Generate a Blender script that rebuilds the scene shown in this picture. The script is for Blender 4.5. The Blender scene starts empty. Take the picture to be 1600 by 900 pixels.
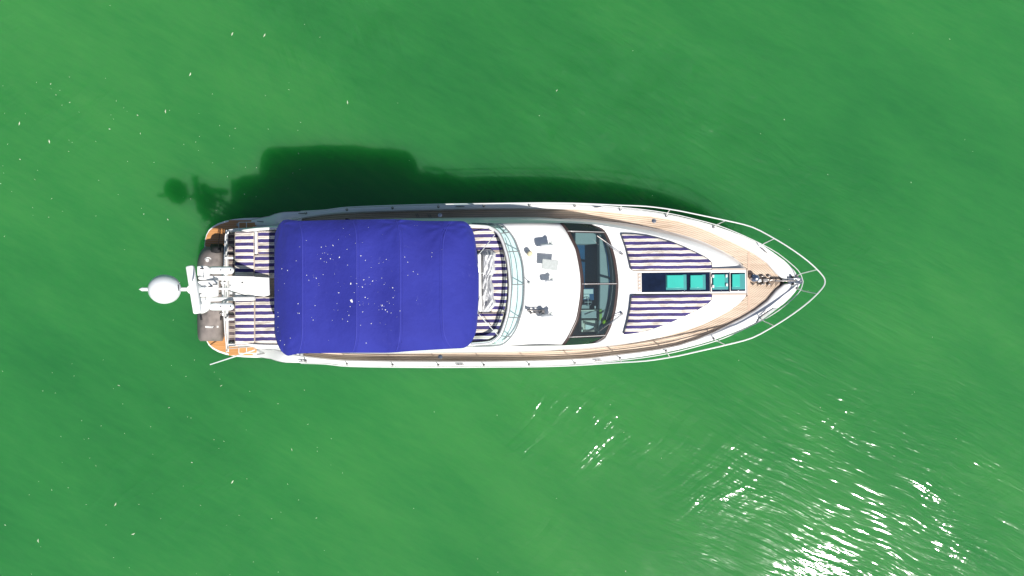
import bpy, bmesh, math, random
from mathutils import Vector, Matrix, noise
R = math.radians
random.seed(7)
scene = bpy.context.scene
COL = scene.collection

# ------------------------------------------------------------------ camera, light, exposure
CAM_H = 25.0                      # drone height above the water
FPX = 1067.0                      # 24 mm lens
cam_d = bpy.data.cameras.new('drone_camera')
cam_d.lens = 24.0; cam_d.sensor_width = 36.0
cam_d.clip_start = 0.1; cam_d.clip_end = 12000
cam = bpy.data.objects.new('drone_camera', cam_d); COL.objects.link(cam)
cam.location = (0, 0, CAM_H); cam.rotation_euler = (0, 0, 0)
scene.camera = cam

SUN = Vector((0.445, -0.562, 1.0)).normalized()        # towards the sun
elev = math.asin(SUN.z); azim = math.atan2(SUN.x, SUN.y)
world = bpy.data.worlds.new('World'); scene.world = world; world.use_nodes = True
wn = world.node_tree.nodes; wl = world.node_tree.links
bg = wn['Background']; sky = wn.new('ShaderNodeTexSky'); sky.sky_type = 'NISHITA'
sky.sun_disc = False; sky.sun_elevation = elev; sky.sun_rotation = azim
sky.air_density = 1.0; sky.dust_density = 1.6; sky.ozone_density = 2.0
wl.new(sky.outputs[0], bg.inputs[0]); bg.inputs[1].default_value = 0.062
sl = bpy.data.lights.new('sun', 'SUN'); sl.energy = 5.0; sl.angle = R(0.55); sl.color = (1.0, 0.96, 0.90)
so = bpy.data.objects.new('sun', sl); COL.objects.link(so)
so.rotation_euler = (-SUN).to_track_quat('-Z', 'Y').to_euler(); so.location = SUN * 60
scene.view_settings.view_transform = 'Standard'; scene.view_settings.look = 'None'
scene.view_settings.gamma = 1.0; scene.view_settings.exposure = 0.35
scene.cycles.max_bounces = 8; scene.cycles.transparent_max_bounces = 16
scene.cycles.sample_clamp_indirect = 6.0

# ------------------------------------------------------------------ material helpers
def new_mat(name):
    m = bpy.data.materials.new(name); m.use_nodes = True
    return m, m.node_tree.nodes, m.node_tree.links, m.node_tree.nodes['Principled BSDF']
def ramp(n, stops, interp='LINEAR'):
    r = n.new('ShaderNodeValToRGB'); r.color_ramp.interpolation = interp
    e = r.color_ramp.elements
    while len(e) < len(stops): e.new(0.5)
    for k, (p, c) in enumerate(stops):
        e[k].position = p; e[k].color = (c[0], c[1], c[2], 1)
    return r
def coords(n, l, scale=(1, 1, 1), rot=(0, 0, 0)):
    t = n.new('ShaderNodeTexCoord'); mp = n.new('ShaderNodeMapping')
    mp.inputs['Scale'].default_value = scale; mp.inputs['Rotation'].default_value = rot
    l.new(t.outputs['Object'], mp.inputs[0]); return mp.outputs[0]
def tex_noise(n, l, vec, scale, detail=3, rough=.55):
    t = n.new('ShaderNodeTexNoise'); t.inputs['Scale'].default_value = scale
    t.inputs['Detail'].default_value = detail; t.inputs['Roughness'].default_value = rough
    l.new(vec, t.inputs['Vector']); return t.outputs['Fac']
def math_n(n, l, op, a, b=None, c=None):
    t = n.new('ShaderNodeMath'); t.operation = op
    for k, x in enumerate((a, b, c)):
        if x is None: continue
        if isinstance(x, (int, float)): t.inputs[k].default_value = x
        else: l.new(x, t.inputs[k])
    return t.outputs[0]
def bump(n, l, h, strength, dist, base=None):
    b = n.new('ShaderNodeBump'); b.inputs['Strength'].default_value = strength; b.inputs['Distance'].default_value = dist
    l.new(h, b.inputs['Height'])
    if base is not None: l.new(base, b.inputs['Normal'])
    return b.outputs[0]
def plain(name, c, rough=.5, metal=0, var=.08, nscale=3.0, bmp=0, bscale=30, coat=0):
    m, n, l, p = new_mat(name)
    v = coords(n, l); f = tex_noise(n, l, v, nscale, 5, .6)
    r = ramp(n, [(.3, [x * (1 - var) for x in c]), (.7, [min(1, x * (1 + var)) for x in c])])
    l.new(f, r.inputs[0]); l.new(r.outputs[0], p.inputs['Base Color'])
    p.inputs['Roughness'].default_value = rough; p.inputs['Metallic'].default_value = metal
    p.inputs['Coat Weight'].default_value = coat
    if bmp: l.new(bump(n, l, tex_noise(n, l, v, bscale, 4), bmp, .01), p.inputs['Normal'])
    return m
def teak(name, dark, light, rough=.6):
    m, n, l, p = new_mat(name)
    a = tex_noise(n, l, coords(n, l, (.7, 15.15, 1)), 1.0, 2)
    g = tex_noise(n, l, coords(n, l, (5, 120, 20)), 1.0, 3)
    w = tex_noise(n, l, coords(n, l), .9, 4)
    s = math_n(n, l, 'ADD', math_n(n, l, 'MULTIPLY', a, .5), math_n(n, l, 'ADD', math_n(n, l, 'MULTIPLY', g, .2), math_n(n, l, 'MULTIPLY', w, .3)))
    r = ramp(n, [(.36, dark), (.64, light)]); l.new(s, r.inputs[0])
    l.new(r.outputs[0], p.inputs['Base Color']); p.inputs['Roughness'].default_value = rough
    return m
def stripes(name, period=.2, phase=0.0, cream=(.78, .72, .64), line=(.30, .25, .21), navy=(.047, .034, .150)):
    m, n, l, p = new_mat(name)
    t = n.new('ShaderNodeTexCoord'); sp = n.new('ShaderNodeSeparateXYZ'); l.new(t.outputs['Object'], sp.inputs[0])
    wob = tex_noise(n, l, coords(n, l, (3.0, .8, 1)), 1.0, 3)
    y = math_n(n, l, 'ADD', sp.outputs[1], math_n(n, l, 'MULTIPLY', math_n(n, l, 'SUBTRACT', wob, .5), .038))
    f = math_n(n, l, 'FRACT', math_n(n, l, 'ADD', math_n(n, l, 'DIVIDE', y, period), 10 + phase))
    r = ramp(n, [(0, navy), (.515, cream), (.675, line), (.715, cream), (.79, line), (.83, cream), (.985, navy)], 'CONSTANT')
    l.new(f, r.inputs[0])
    d = ramp(n, [(.36, (.66, .65, .63)), (.52, (1, 1, 1))]); l.new(tex_noise(n, l, coords(n, l, (1.2, 4, 1)), 2.0, 4), d.inputs[0])  # wrinkle shading multiplied into the fabric colour
    mx = n.new('ShaderNodeMix'); mx.data_type = 'RGBA'; mx.blend_type = 'MULTIPLY'; mx.inputs[0].default_value = 1
    l.new(r.outputs[0], mx.inputs[6]); l.new(d.outputs[0], mx.inputs[7]); l.new(mx.outputs[2], p.inputs['Base Color'])
    h = tex_noise(n, l, coords(n, l, (1.6, 9, 1)), 1.5, 4)
    l.new(bump(n, l, h, .7, .05), p.inputs['Normal'])
    p.inputs['Roughness'].default_value = .85
    return m
def clear_glass(name, tint, refl=.06, rough=.02, see=1.0):
    """window glass: tinted see-through plus a fresnel mirror"""
    m, n, l, p = new_mat(name); n.remove(p)
    out = n['Material Output']; tr = n.new('ShaderNodeBsdfTransparent'); tr.inputs[0].default_value = (*tint, 1)
    gl = n.new('ShaderNodeBsdfGlossy'); gl.inputs['Roughness'].default_value = rough
    fw = n.new('ShaderNodeLayerWeight'); fw.inputs[0].default_value = .5; fr_ = math_n(n, l, 'MULTIPLY_ADD', math_n(n, l, 'POWER', fw.outputs['Facing'], 5.0), .95, .045)
    mx = n.new('ShaderNodeMixShader'); l.new(fr_, mx.inputs[0]); l.new(tr.outputs[0], mx.inputs[1]); l.new(gl.outputs[0], mx.inputs[2])
    df = n.new('ShaderNodeBsdfDiffuse'); df.inputs[0].default_value = (*[x * .5 for x in tint], 1)
    m2 = n.new('ShaderNodeMixShader'); m2.inputs[0].default_value = 1 - see
    l.new(mx.outputs[0], m2.inputs[1]); l.new(df.outputs[0], m2.inputs[2]); l.new(m2.outputs[0], out.inputs[0])
    return m

M = {}
M['white'] = plain('white_gelcoat', (.80, .80, .79), .3, var=.02, nscale=1.2, coat=.3)
M['white2'] = plain('white_plastic', (.78, .79, .80), .4, var=.02)
M['nonskid'] = plain('nonskid_deck', (.76, .76, .75), .6, var=.03, bmp=.3, bscale=180)
M['steel'] = plain('polished_steel', (.80, .80, .79), .28, metal=.35, var=.03)
M['chrome'] = plain('chrome', (.62, .63, .65), .18, metal=1, var=.1)
M['dsteel'] = plain('tarnished_steel', (.30, .28, .27), .35, metal=1, var=.25, nscale=12)
M['teak'] = teak('teak_deck', (.46, .345, .25), (.68, .55, .43))
M['oiled'] = teak('oiled_teak', (.44, .20, .065), (.60, .31, .12), .4)
M['caulk'] = plain('deck_caulk', (.19, .14, .105), .7)
M['frame'] = plain('brown_window_frame', (.050, .032, .030), .35, var=.15)
M['rubber'] = plain('black_rubber', (.015, .015, .016), .6)
M['grey_tube'] = plain('grey_trim', (.20, .21, .22), .45)
M['tan'] = plain('tan_trim', (.48, .40, .34), .5)
M['cover'] = plain('grey_canvas_cover', (.215, .185, .170), .9, var=.22, nscale=2.2, bmp=.5, bscale=9)
M['matt_black'] = plain('matt_black', (.012, .012, .013), .8, bmp=.4, bscale=12)
M['silver'] = plain('silver_tarp', (.60, .61, .63), .45, var=.12, bmp=.5, bscale=8)
M['navy'] = plain('dark_acrylic', (.006, .012, .032), .10, var=.3, nscale=4)
M['turq'] = plain('turquoise_acrylic', (.045, .43, .36), .18, var=.04)
M['turq2'] = plain('turquoise_acrylic_edge', (.05, .26, .26), .3, var=.08)
M['fglass'] = clear_glass('flybridge_glass', (.80, .945, .95), see=.97)
M['wglass'] = clear_glass('windscreen_glass', (.52, .67, .69), see=.95)
M['dash'] = plain('grey_dash', (.40, .43, .42), .6, var=.06)
M['cabin_floor'] = plain('dark_carpet', (.02, .095, .21), .9, var=.2)
M['cream'] = plain('cream_leather', (.76, .72, .60), .6)
M['paper'] = plain('paper', (.75, .78, .74), .8)
M['lime'] = plain('lime_rubber', (.50, .72, .03), .5)
M['greenc'] = plain('green_cloth', (.30, .45, .10), .7)
M['dome'] = plain('dome_white', (.76, .78, .80), .35, var=.02)
M['print'] = plain('white_print', (.75, .75, .73), .7)
M['ink'] = plain('dark_ink', (.05, .05, .06), .6)
M['shade'] = plain('grey_panel', (.42, .45, .44), .6, var=.12, nscale=14)
M['beige_lamp'] = plain('beige_lens', (.62, .55, .36), .3)
M['window'] = plain('black_window', (.01, .012, .015), .08)
M['antifoul'] = plain('blue_antifouling', (.02, .03, .07), .7)

def canvas():
    m, n, l, p = new_mat('blue_canvas')
    c = tex_noise(n, l, coords(n, l), .7, 5, .6)
    r = ramp(n, [(.3, (.010, .014, .205)), (.7, (.016, .023, .26))]); l.new(c, r.inputs[0])
    # faint dust and salt bloom
    d = tex_noise(n, l, coords(n, l), 9, 4, .7); d2 = tex_noise(n, l, coords(n, l), .8, 3)
    dm = ramp(n, [(.60, (0, 0, 0)), (.80, (1, 1, 1))]); l.new(d, dm.inputs[0])
    dm2 = ramp(n, [(.45, (0, 0, 0)), (.75, (.35, .35, .35))]); l.new(d2, dm2.inputs[0])
    k = math_n(n, l, 'MULTIPLY', dm.outputs[0], dm2.outputs[0])
    mx = n.new('ShaderNodeMix'); mx.data_type = 'RGBA'; l.new(k, mx.inputs[0]); l.new(r.outputs[0], mx.inputs[6]); mx.inputs[7].default_value = (.14, .15, .42, 1)
    l.new(mx.outputs[2], p.inputs['Base Color'])
    h = tex_noise(n, l, coords(n, l, (1, 1, 1)), 2.2, 5, .6); w = tex_noise(n, l, coords(n, l, (60, 60, 60)), 1, 2)
    b1 = bump(n, l, h, .35, .10); l.new(bump(n, l, w, .12, .01, b1), p.inputs['Normal'])
    p.inputs['Roughness'].default_value = .85; p.inputs['Sheen Weight'].default_value = .04
    return m
M['canvas'] = canvas()
M['seam'] = plain('canvas_seam', (.030, .036, .30), .8)
M['stripe'] = stripes('striped_fabric')
M['stripe_shaded'] = stripes('shade_toned_striped_fabric', .2, 0, (.38, .32, .27), (.14, .11, .10), (.085, .062, .072))  # stripes browned and darkened, cockpit shade put into the colours
M['stripe_b'] = stripes('striped_fabric_bow', .197, .1)

AMP = (.042, .035, .060, .09, .080, .27, .25)      # ripple heights in metres
def water():
    m, n, l, p = new_mat('green_water')
    big = tex_noise(n, l, coords(n, l), .055, 3, .5)
    def streak_noise(sx, sy, deg, det, ro):
        tt = n.new('ShaderNodeTexCoord'); mp = n.new('ShaderNodeMapping'); mp.vector_type = 'TEXTURE'; mp.inputs['Rotation'].default_value = (0, 0, R(deg)); mp.inputs['Scale'].default_value = (1 / sx, 1 / sy, 1)
        l.new(tt.outputs['Object'], mp.inputs[0]); return tex_noise(n, l, mp.outputs[0], 1.0, det, ro)
    mid = streak_noise(.10, .35, -35, 6, .62); fine = streak_noise(.9, 4.2, -27, 5, .68)      # streaked tone; fine puts ripple light and dark into the colour
    s = math_n(n, l, 'ADD', math_n(n, l, 'MULTIPLY', big, .50), math_n(n, l, 'ADD', math_n(n, l, 'MULTIPLY', mid, .34), math_n(n, l, 'MULTIPLY', fine, .16)))
    r = ramp(n, [(.36, (.018, .142, .040)), (.50, (.031, .188, .050)), (.64, (.052, .230, .060))]); l.new(s, r.inputs[0])
    l.new(r.outputs[0], p.inputs['Base Color'])
    p.inputs['Subsurface Weight'].default_value = .96
    p.inputs['Subsurface Radius'].default_value = (.25, 1.0, .35); p.inputs['Subsurface Scale'].default_value = 8.5
    p.inputs['IOR'].default_value = 1.33; p.inputs['Roughness'].default_value = .10
    # where the breeze reaches: calm to the left, ruffled to the right and below
    t = n.new('ShaderNodeTexCoord'); sp = n.new('ShaderNodeSeparateXYZ'); l.new(t.outputs['Object'], sp.inputs[0])
    mr = n.new('ShaderNodeMapRange'); mr.interpolation_type = 'SMOOTHSTEP'
    mr.inputs[1].default_value = -11; mr.inputs[2].default_value = 8; mr.inputs[3].default_value = .2; mr.inputs[4].default_value = 1
    l.new(sp.outputs[0], mr.inputs[0]); wind = mr.outputs[0]
    def layer(sx, sy, deg, detail, mask_scale, lo, hi, off, wander=.5):
        """long crested ripples: sx, sy = noise frequency along and across the crest, deg = heading of the crest"""
        wv = n.new('ShaderNodeTexNoise'); wv.inputs['Scale'].default_value = .30; wv.inputs['Detail'].default_value = 1; l.new(t.outputs['Object'], wv.inputs['Vector'])
        ad = n.new('ShaderNodeVectorMath'); ad.operation = 'MULTIPLY_ADD'; l.new(wv.outputs['Color'], ad.inputs[0]); ad.inputs[1].default_value = (wander, wander, 0); l.new(t.outputs['Object'], ad.inputs[2])
        mp = n.new('ShaderNodeMapping'); mp.vector_type = 'TEXTURE'; mp.inputs['Rotation'].default_value = (0, 0, R(deg)); mp.inputs['Scale'].default_value = (1 / sx, 1 / sy, 1); l.new(ad.outputs[0], mp.inputs[0])
        h = tex_noise(n, l, mp.outputs[0], 1.0, detail, .5)
        m2 = n.new('ShaderNodeVectorMath'); m2.inputs[1].default_value = (off, off * .7, 0); l.new(t.outputs['Object'], m2.inputs[0])
        mk = tex_noise(n, l, m2.outputs[0], mask_scale, 3)
        rr = ramp(n, [(lo, (0, 0, 0)), (hi, (1, 1, 1))]); l.new(mk, rr.inputs[0])
        return math_n(n, l, 'MULTIPLY', h, rr.outputs[0])
    a = layer(.40, 3.4, -27, 2, .13, .36, .62, 0)          # breeze ripples
    c = layer(1.3, 5.5, -22, 2, .20, .34, .64, 77)         # fine catspaws
    b = layer(.30, 1.9, 40, 2, .11, .46, .64, 31, 1.6)     # wavelets thrown back off the hull
    d = layer(.25, .55, -50, 1, .06, .0, .5, 12)           # faint swell
    def near(cx_, cy_, rx, ry):
        vs_ = n.new('ShaderNodeVectorMath'); vs_.operation = 'SUBTRACT'; l.new(t.outputs['Object'], vs_.inputs[0]); vs_.inputs[1].default_value = (cx_, cy_, 0)
        vd = n.new('ShaderNodeVectorMath'); vd.operation = 'DIVIDE'; l.new(vs_.outputs[0], vd.inputs[0]); vd.inputs[1].default_value = (rx, ry, 1)
        vl = n.new('ShaderNodeVectorMath'); vl.operation = 'LENGTH'; l.new(vd.outputs[0], vl.inputs[0])
        q = n.new('ShaderNodeMapRange'); q.interpolation_type = 'SMOOTHSTEP'; q.inputs[1].default_value = 1.0; q.inputs[2].default_value = .1; l.new(vl.outputs['Value'], q.inputs[0]); return q.outputs[0]
    e = math_n(n, l, 'MULTIPLY', layer(.55, 2.9, 42, 3, .5, .30, .62, 5, 1.2), near(2.0, -4.8, 6.0, 3.6))      # wavelets off the starboard side
    f = math_n(n, l, 'MULTIPLY', layer(.26, 2.2, -36, 3, .5, .20, .60, 9, 1.0), near(4.0, 6.0, 9.5, 7.0))     # and off the port bow
    g = math_n(n, l, 'MULTIPLY', layer(.22, 2.4, -66, 3, .5, .25, .62, 19, 1.0), near(-6.0, 9.5, 7.0, 6.0))     # and off the stern
    f = math_n(n, l, 'ADD', math_n(n, l, 'MULTIPLY', g, AMP[6] / AMP[5]), f)
    ef = math_n(n, l, 'ADD', math_n(n, l, 'MULTIPLY', e, AMP[4]), math_n(n, l, 'MULTIPLY', f, AMP[5]))
    s1 = math_n(n, l, 'ADD', math_n(n, l, 'MULTIPLY', a, AMP[0]), math_n(n, l, 'MULTIPLY', c, AMP[1]))
    s2 = math_n(n, l, 'ADD', math_n(n, l, 'MULTIPLY', s1, wind), math_n(n, l, 'MULTIPLY', b, AMP[2]))
    s3 = math_n(n, l, 'ADD', math_n(n, l, 'ADD', s2, ef), math_n(n, l, 'MULTIPLY', d, AMP[3]))
    l.new(bump(n, l, s3, 1.0, 1.0), p.inputs['Normal'])
    return m
M['water'] = water()

# ------------------------------------------------------------------ mesh helpers
class MB:
    def __init__(s): s.v = []; s.f = []
    def add(s, verts, faces):
        o = len(s.v); s.v += [tuple(x) for x in verts]; s.f += [tuple(i + o for i in q) for q in faces]; return s
    def grid(s, rows, closed=False):
        nr, nc = len(rows), len(rows[0]); vs = [p for r in rows for p in r]; fs = []
        for i in range(nr - 1):
            for j in range(nc if closed else nc - 1):
                k = (j + 1) % nc; fs.append((i * nc + j, i * nc + k, (i + 1) * nc + k, (i + 1) * nc + j))
        return s.add(vs, fs)
    def prism(s, poly, z0, z1):
        n = len(poly); f0 = (lambda q: z0) if not callable(z0) else z0; f1 = (lambda q: z1) if not callable(z1) else z1
        vs = [(x, y, f0((x, y))) for x, y in poly] + [(x, y, f1((x, y))) for x, y in poly]
        return s.add(vs, [tuple(range(n - 1, -1, -1)), tuple(range(n, 2 * n))] + [(i, (i + 1) % n, n + (i + 1) % n, n + i) for i in range(n)])
    def box(s, x0, x1, y0, y1, z0, z1): return s.prism([(x0, y0), (x1, y0), (x1, y1), (x0, y1)], z0, z1)
    def obox(s, c, ang, lx, ly, z0, z1):
        ca, sa = math.cos(ang), math.sin(ang)
        return s.prism([(c[0] + ca * a - sa * b, c[1] + sa * a + ca * b) for a, b in ((-lx / 2, -ly / 2), (lx / 2, -ly / 2), (lx / 2, ly / 2), (-lx / 2, ly / 2))], z0, z1)
    def tube(s, path, r, n=8, closed=False, cap=True):
        path = [Vector(p) for p in path]; m = len(path); rows = []
        for i, p in enumerate(path):
            a = path[(i - 1) % m] if (closed or i > 0) else p; b = path[(i + 1) % m] if (closed or i < m - 1) else p
            t = (b - a).normalized(); up = Vector((0, 0, 1)) if abs(t.z) < .9 else Vector((1, 0, 0))
            x = t.cross(up).normalized(); y = x.cross(t).normalized(); rr = r[i] if isinstance(r, (list, tuple)) else r
            rows.append([p + (x * math.cos(2 * math.pi * k / n) + y * math.sin(2 * math.pi * k / n)) * rr for k in range(n)])
        if closed: rows.append(rows[0])
        o = len(s.v); s.grid(rows, True)
        if cap and not closed:
            s.f.append(tuple(o + k for k in range(n))); s.f.append(tuple(o + (m - 1) * n + k for k in range(n)))
        return s
    def lathe(s, c, prof, n=24):
        rows = [[(c[0] + r * math.cos(2 * math.pi * k / n), c[1] + r * math.sin(2 * math.pi * k / n), c[2] + z) for k in range(n)] for r, z in prof]
        return s.grid(rows, True)
    def build(s, name, mat, parent=None, smooth=True, bevel=0, solid=0, angle=35, segs=2, label=None):
        me = bpy.data.meshes.new(name); me.from_pydata(s.v, [], s.f)
        bm = bmesh.new(); bm.from_mesh(me); bmesh.ops.remove_doubles(bm, verts=bm.verts, dist=1e-5)
        bmesh.ops.recalc_face_normals(bm, faces=bm.faces); bm.to_mesh(me); bm.free()
        me.materials.append(mat)
        if smooth:
            me.polygons.foreach_set('use_smooth', [True] * len(me.polygons)); me.set_sharp_from_angle(angle=R(angle))
        o = bpy.data.objects.new(name, me); COL.objects.link(o)
        if parent: o.parent = parent
        if solid:
            q = o.modifiers.new('thickness', 'SOLIDIFY'); q.thickness = solid; q.offset = -1
        if bevel:
            q = o.modifiers.new('bevel', 'BEVEL'); q.width = bevel; q.segments = segs; q.limit_method = 'ANGLE'; q.angle_limit = R(38); q.harden_normals = False
        if label: o['label'] = label
        return o
def tag(o, label=None, cat=None, group=None, kind=None):
    if label: o['label'] = label
    if cat: o['category'] = cat
    if group: o['group'] = group
    if kind: o['kind'] = kind
    return o
def empty(name, parent=None, loc=(0, 0, 0), rz=0):
    o = bpy.data.objects.new(name, None); COL.objects.link(o); o.empty_display_size = .3
    o.location = loc; o.rotation_euler = (0, 0, rz)
    if parent: o.parent = parent
    return o
def cur(tab):
    """smooth curve through a table of (x, y)"""
    xs = [a for a, b in tab]; ys = [b for a, b in tab]; n = len(xs)
    d = [(ys[i + 1] - ys[i]) / (xs[i + 1] - xs[i]) for i in range(n - 1)]
    m = [d[0]] + [0 if d[i - 1] * d[i] <= 0 else 2 * d[i - 1] * d[i] / (d[i - 1] + d[i]) for i in range(1, n - 1)] + [d[-1]]
    def f(x):
        if x <= xs[0]: return ys[0]
        if x >= xs[-1]: return ys[-1]
        i = max(k for k in range(n - 1) if xs[k] <= x); h = xs[i + 1] - xs[i]; t = (x - xs[i]) / h
        return (ys[i] * (1 + 2 * t) + m[i] * h * t) * (1 - t) ** 2 + (ys[i + 1] * (3 - 2 * t) - m[i + 1] * h * (1 - t)) * t * t
    return f
def lerp(a, b, t): return a + (b - a) * t
def span(a, b, n): return [lerp(a, b, i / n) for i in range(n + 1)]

# survey: plan measurements (taken from the aerial view) turned into metres in the boat's own frame
YAW = 0.0108; ORG = Vector((0.0, 0.105))
def u(px, z): return (px - 800) * (CAM_H - z) / FPX
def hw(h, z): return h * (CAM_H - z) / FPX
def P(px, py, z):
    w = Vector(((px - 800) * (CAM_H - z) / FPX, -(py - 450) * (CAM_H - z) / FPX)) - ORG
    c, s_ = math.cos(-YAW), math.sin(-YAW)
    return (w.x * c - w.y * s_, w.x * s_ + w.y * c, z)
def P2(px, py, z): return P(px, py, z)[:2]
ROOTM = Matrix.Translation((ORG.x, ORG.y, 0)) @ Matrix.Rotation(YAW, 4, 'Z')

# ------------------------------------------------------------------ water
wm = MB(); S = 5000.0
wm.add([(-S, -S, 0), (S, -S, 0), (S, S, 0), (-S, S, 0)], [(0, 1, 2, 3)])
tag(wm.build('water', M['water'], smooth=False), kind='structure')

# ------------------------------------------------------------------ yacht
yacht = empty('motor_yacht', None, (ORG.x, ORG.y, 0), YAW)
tag(yacht, 'white motor yacht with blue sun canopy lying on green water', 'yacht')

g_ = cur([(394, 107), (413, 110.5), (422, 112), (430, 115), (445, 118), (505, 119.5), (520, 120.7), (535, 123.2), (580, 124.8), (640, 126), (750, 127.2), (840, 127.4), (900, 125.5), (960, 119.8), (1005, 114.3), (1050, 106.5), (1110, 91.5), (1140, 81), (1155, 75.2), (1185, 61), (1212, 43.5), (1227, 32.5), (1239, 20.5), (1246, 11.5), (1250, 5), (1252, 0)])
zg_ = cur([(394, .95), (413, 1.3), (430, 1.75), (445, 2.03), (505, 2.15), (640, 2.2), (840, 2.26), (1000, 2.4), (1252, 2.7)])
to_ = cur([(394, 97), (413, 97), (430, 98), (445, 102), (470, 108), (505, 113), (535, 115.5), (580, 116.8), (640, 118), (780, 119.5), (900, 117.7), (960, 112), (1005, 107), (1050, 100), (1095, 86.5), (1140, 66), (1170, 50.5), (1191, 36.5), (1209, 20), (1219, 4)])
ti_ = cur([(430, 99), (505, 103), (640, 105.5), (780, 105.5), (900, 102.7), (960, 97), (1005, 90), (1050, 80), (1095, 66), (1125, 52), (1155, 33), (1165, 22)])
zd_ = cur([(430, 1.82), (800, 1.99), (1000, 2.2), (1100, 2.38), (1220, 2.56)])
ST = [394, 398, 404, 413, 422, 430, 438, 445, 460, 480, 505, 520, 535, 560, 600, 640, 700, 760, 820, 870, 920, 960, 1000, 1030, 1060, 1090, 1115, 1140, 1160, 1180, 1200, 1214, 1226, 1235, 1241, 1246, 1249, 1251, 1252]

# hull: topsides flare, chine, bottom
def hull_pts(px, side):
    z = zg_(px); x = u(px, z); y = hw(g_(px), z); w = max(0, min(1, (x - 2.0) / 7.45)); out = []
    for t in (0, .12, .25, .4, .6, .8, 1.0, 1.12, 1.3):
        zz = z * (1 - t) if t <= 1 else -(t - 1) * 1.8
        a = .04 + .50 * w
        yy = y * (1 - a * min(1, t) ** (.85 + .2 * w)) * (1 if t <= 1 else 1 - (t - 1) * 1.6)
        out.append((x - 1.35 * w * w * min(1.3, t) ** 1.1, side * yy, zz))
    return out
hb = MB()
for sd in (1, -1): hb.grid([hull_pts(px, sd) for px in ST])
a = hull_pts(394, 1); b = hull_pts(394, -1); hb.grid([a, b])
hull = hb.build('hull', M['white'], yacht, angle=50)
# rubbing strake along each topside
for sd in (1, -1):
    path = []
    for px in ST[9:]:
        q = Vector(hull_pts(px, sd)[1]); path.append(q + Vector((0, sd * .01, 0)))
    MB().tube(path, .03, 6).build('rubbing_strake', M['steel'], yacht)

# gunwale: cap with rounded outer edge, inner bulwark face
for sd in (1, -1):
    gb = MB(); rows = []
    for px in [p for p in ST if p <= 1252]:
        z = zg_(px); x = u(px, z); yo = hw(g_(px), z); inner = to_(px) if px < 1216 else max(0, lerp(8, 0, (px - 1216) / 30)) * .6
        yi = min(hw(inner, z), yo); zdk = (zd_(px) if px > 430 else z - .35) - .02
        rows.append([(x, sd * yo, z - .06), (x, sd * (yo - min(.012, yo * .3)), z - .015), (x, sd * (yo - min(.04, yo * .5)), z + .008), (x, sd * lerp(yo, yi, .55), z + .02), (x, sd * lerp(yo, yi, .93), z + .008), (x, sd * yi, z - .02), (x, sd * yi, min(zdk, z - .1))])
    gb.grid(rows); gb.add(rows[0], [tuple(range(7))])
    gb.build('gunwale', M['white'], yacht, angle=50)

# deck: caulk bed and raised planks with open joints
db = MB()
for sd in (1, -1):
    rows = []
    for px in span(438, 1219, 80):
        z = zd_(px) - .012; inn = max(0, ti_(px) - 5) if px < 1166 else 0
        rows.append([(u(px, z), sd * hw(to_(px) + .6, z), z), (u(px, z), sd * hw(inn, z), z)])
    db.grid(rows)
deck = db.build('deck', M['caulk'], yacht)
pb = MB(); PW = .062
pxs = span(440, 1218, 110)
for sd in (1, -1):
    for k in range(0, 42):
        seg = []
        def flush():
            global seg
            if len(seg) > 1:
                pb.grid(seg)
            seg = []
        for i, px in enumerate(pxs):
            z = zd_(px); x = u(px, z); yo = hw(to_(px), z)
            s2 = (hw(to_(px + 4), z) - hw(to_(px - 4), z)) / (8 * (CAM_H - z) / FPX)
            m = min(1.7, math.sqrt(1 + s2 * s2))
            y0 = yo - (k * PW + .006) * m; y1 = yo - ((k + 1) * PW - .005) * m
            lim = hw(ti_(px), z) if px < 1166 else 0.004
            if y0 <= lim + .004: flush(); continue
            y1 = max(y1, lim)
            seg.append([(x, sd * y0, z - .012), (x, sd * y0, z), (x, sd * y1, z), (x, sd * y1, z - .012)])
        flush()
planks = pb.build('planking', M['teak'], deck, smooth=False); planks['kind'] = 'stuff'
# transverse margin board at the foot of the coachroof
z = zd_(1170)
MB().prism([P2(1168.5, 394, z), P2(1172, 393, z), P2(1172, 485, z), P2(1168.5, 485, z)], z - .01, z + .006).build('margin_board', plain('pale_teak', (.50, .36, .27), .6, var=.12, nscale=8), deck, smooth=False)

# cabin sides + coachroof
up_ = cur([(430, 95), (740, 96), (876, 95.8), (900, 95), (925, 93.3), (945, 90.5), (960, 88), (1005, 79), (1050, 68), (1095, 53), (1125, 40), (1150, 28), (1165, 19)])
uz_ = cur([(430, 3.58), (820, 3.6), (850, 3.52), (876, 3.3), (900, 3.08), (925, 2.92), (960, 2.79), (1050, 2.75), (1165, 2.70)])
def side_y(px, k, t, zu, zl):
    # aft of the windscreen the side flares out over recessed windows; forward of it it is one plain moulding
    y0, y1 = hw(up_(px), zu), hw(ti_(px), zl); bow = (0, .035, .05, .05, .045, .04, 0, 0, 0)[k]
    plain_y = lerp(y0, y1, t) + bow * (1 if px < 1140 else .5)
    lip = hw(ti_(px), lerp(zu, zl, .5)); fl_y = (lerp(y0, lip, .30), lerp(y0, lip, .30), lerp(y0, lip, .68), lip, lip, lip - .09, lip - .10, lip - .02, lip)[k]
    if k == 0: fl_y = y0
    w = max(0, min(1, (900 - px) / 60)); return lerp(plain_y, fl_y, w * w * (3 - 2 * w))
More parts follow.
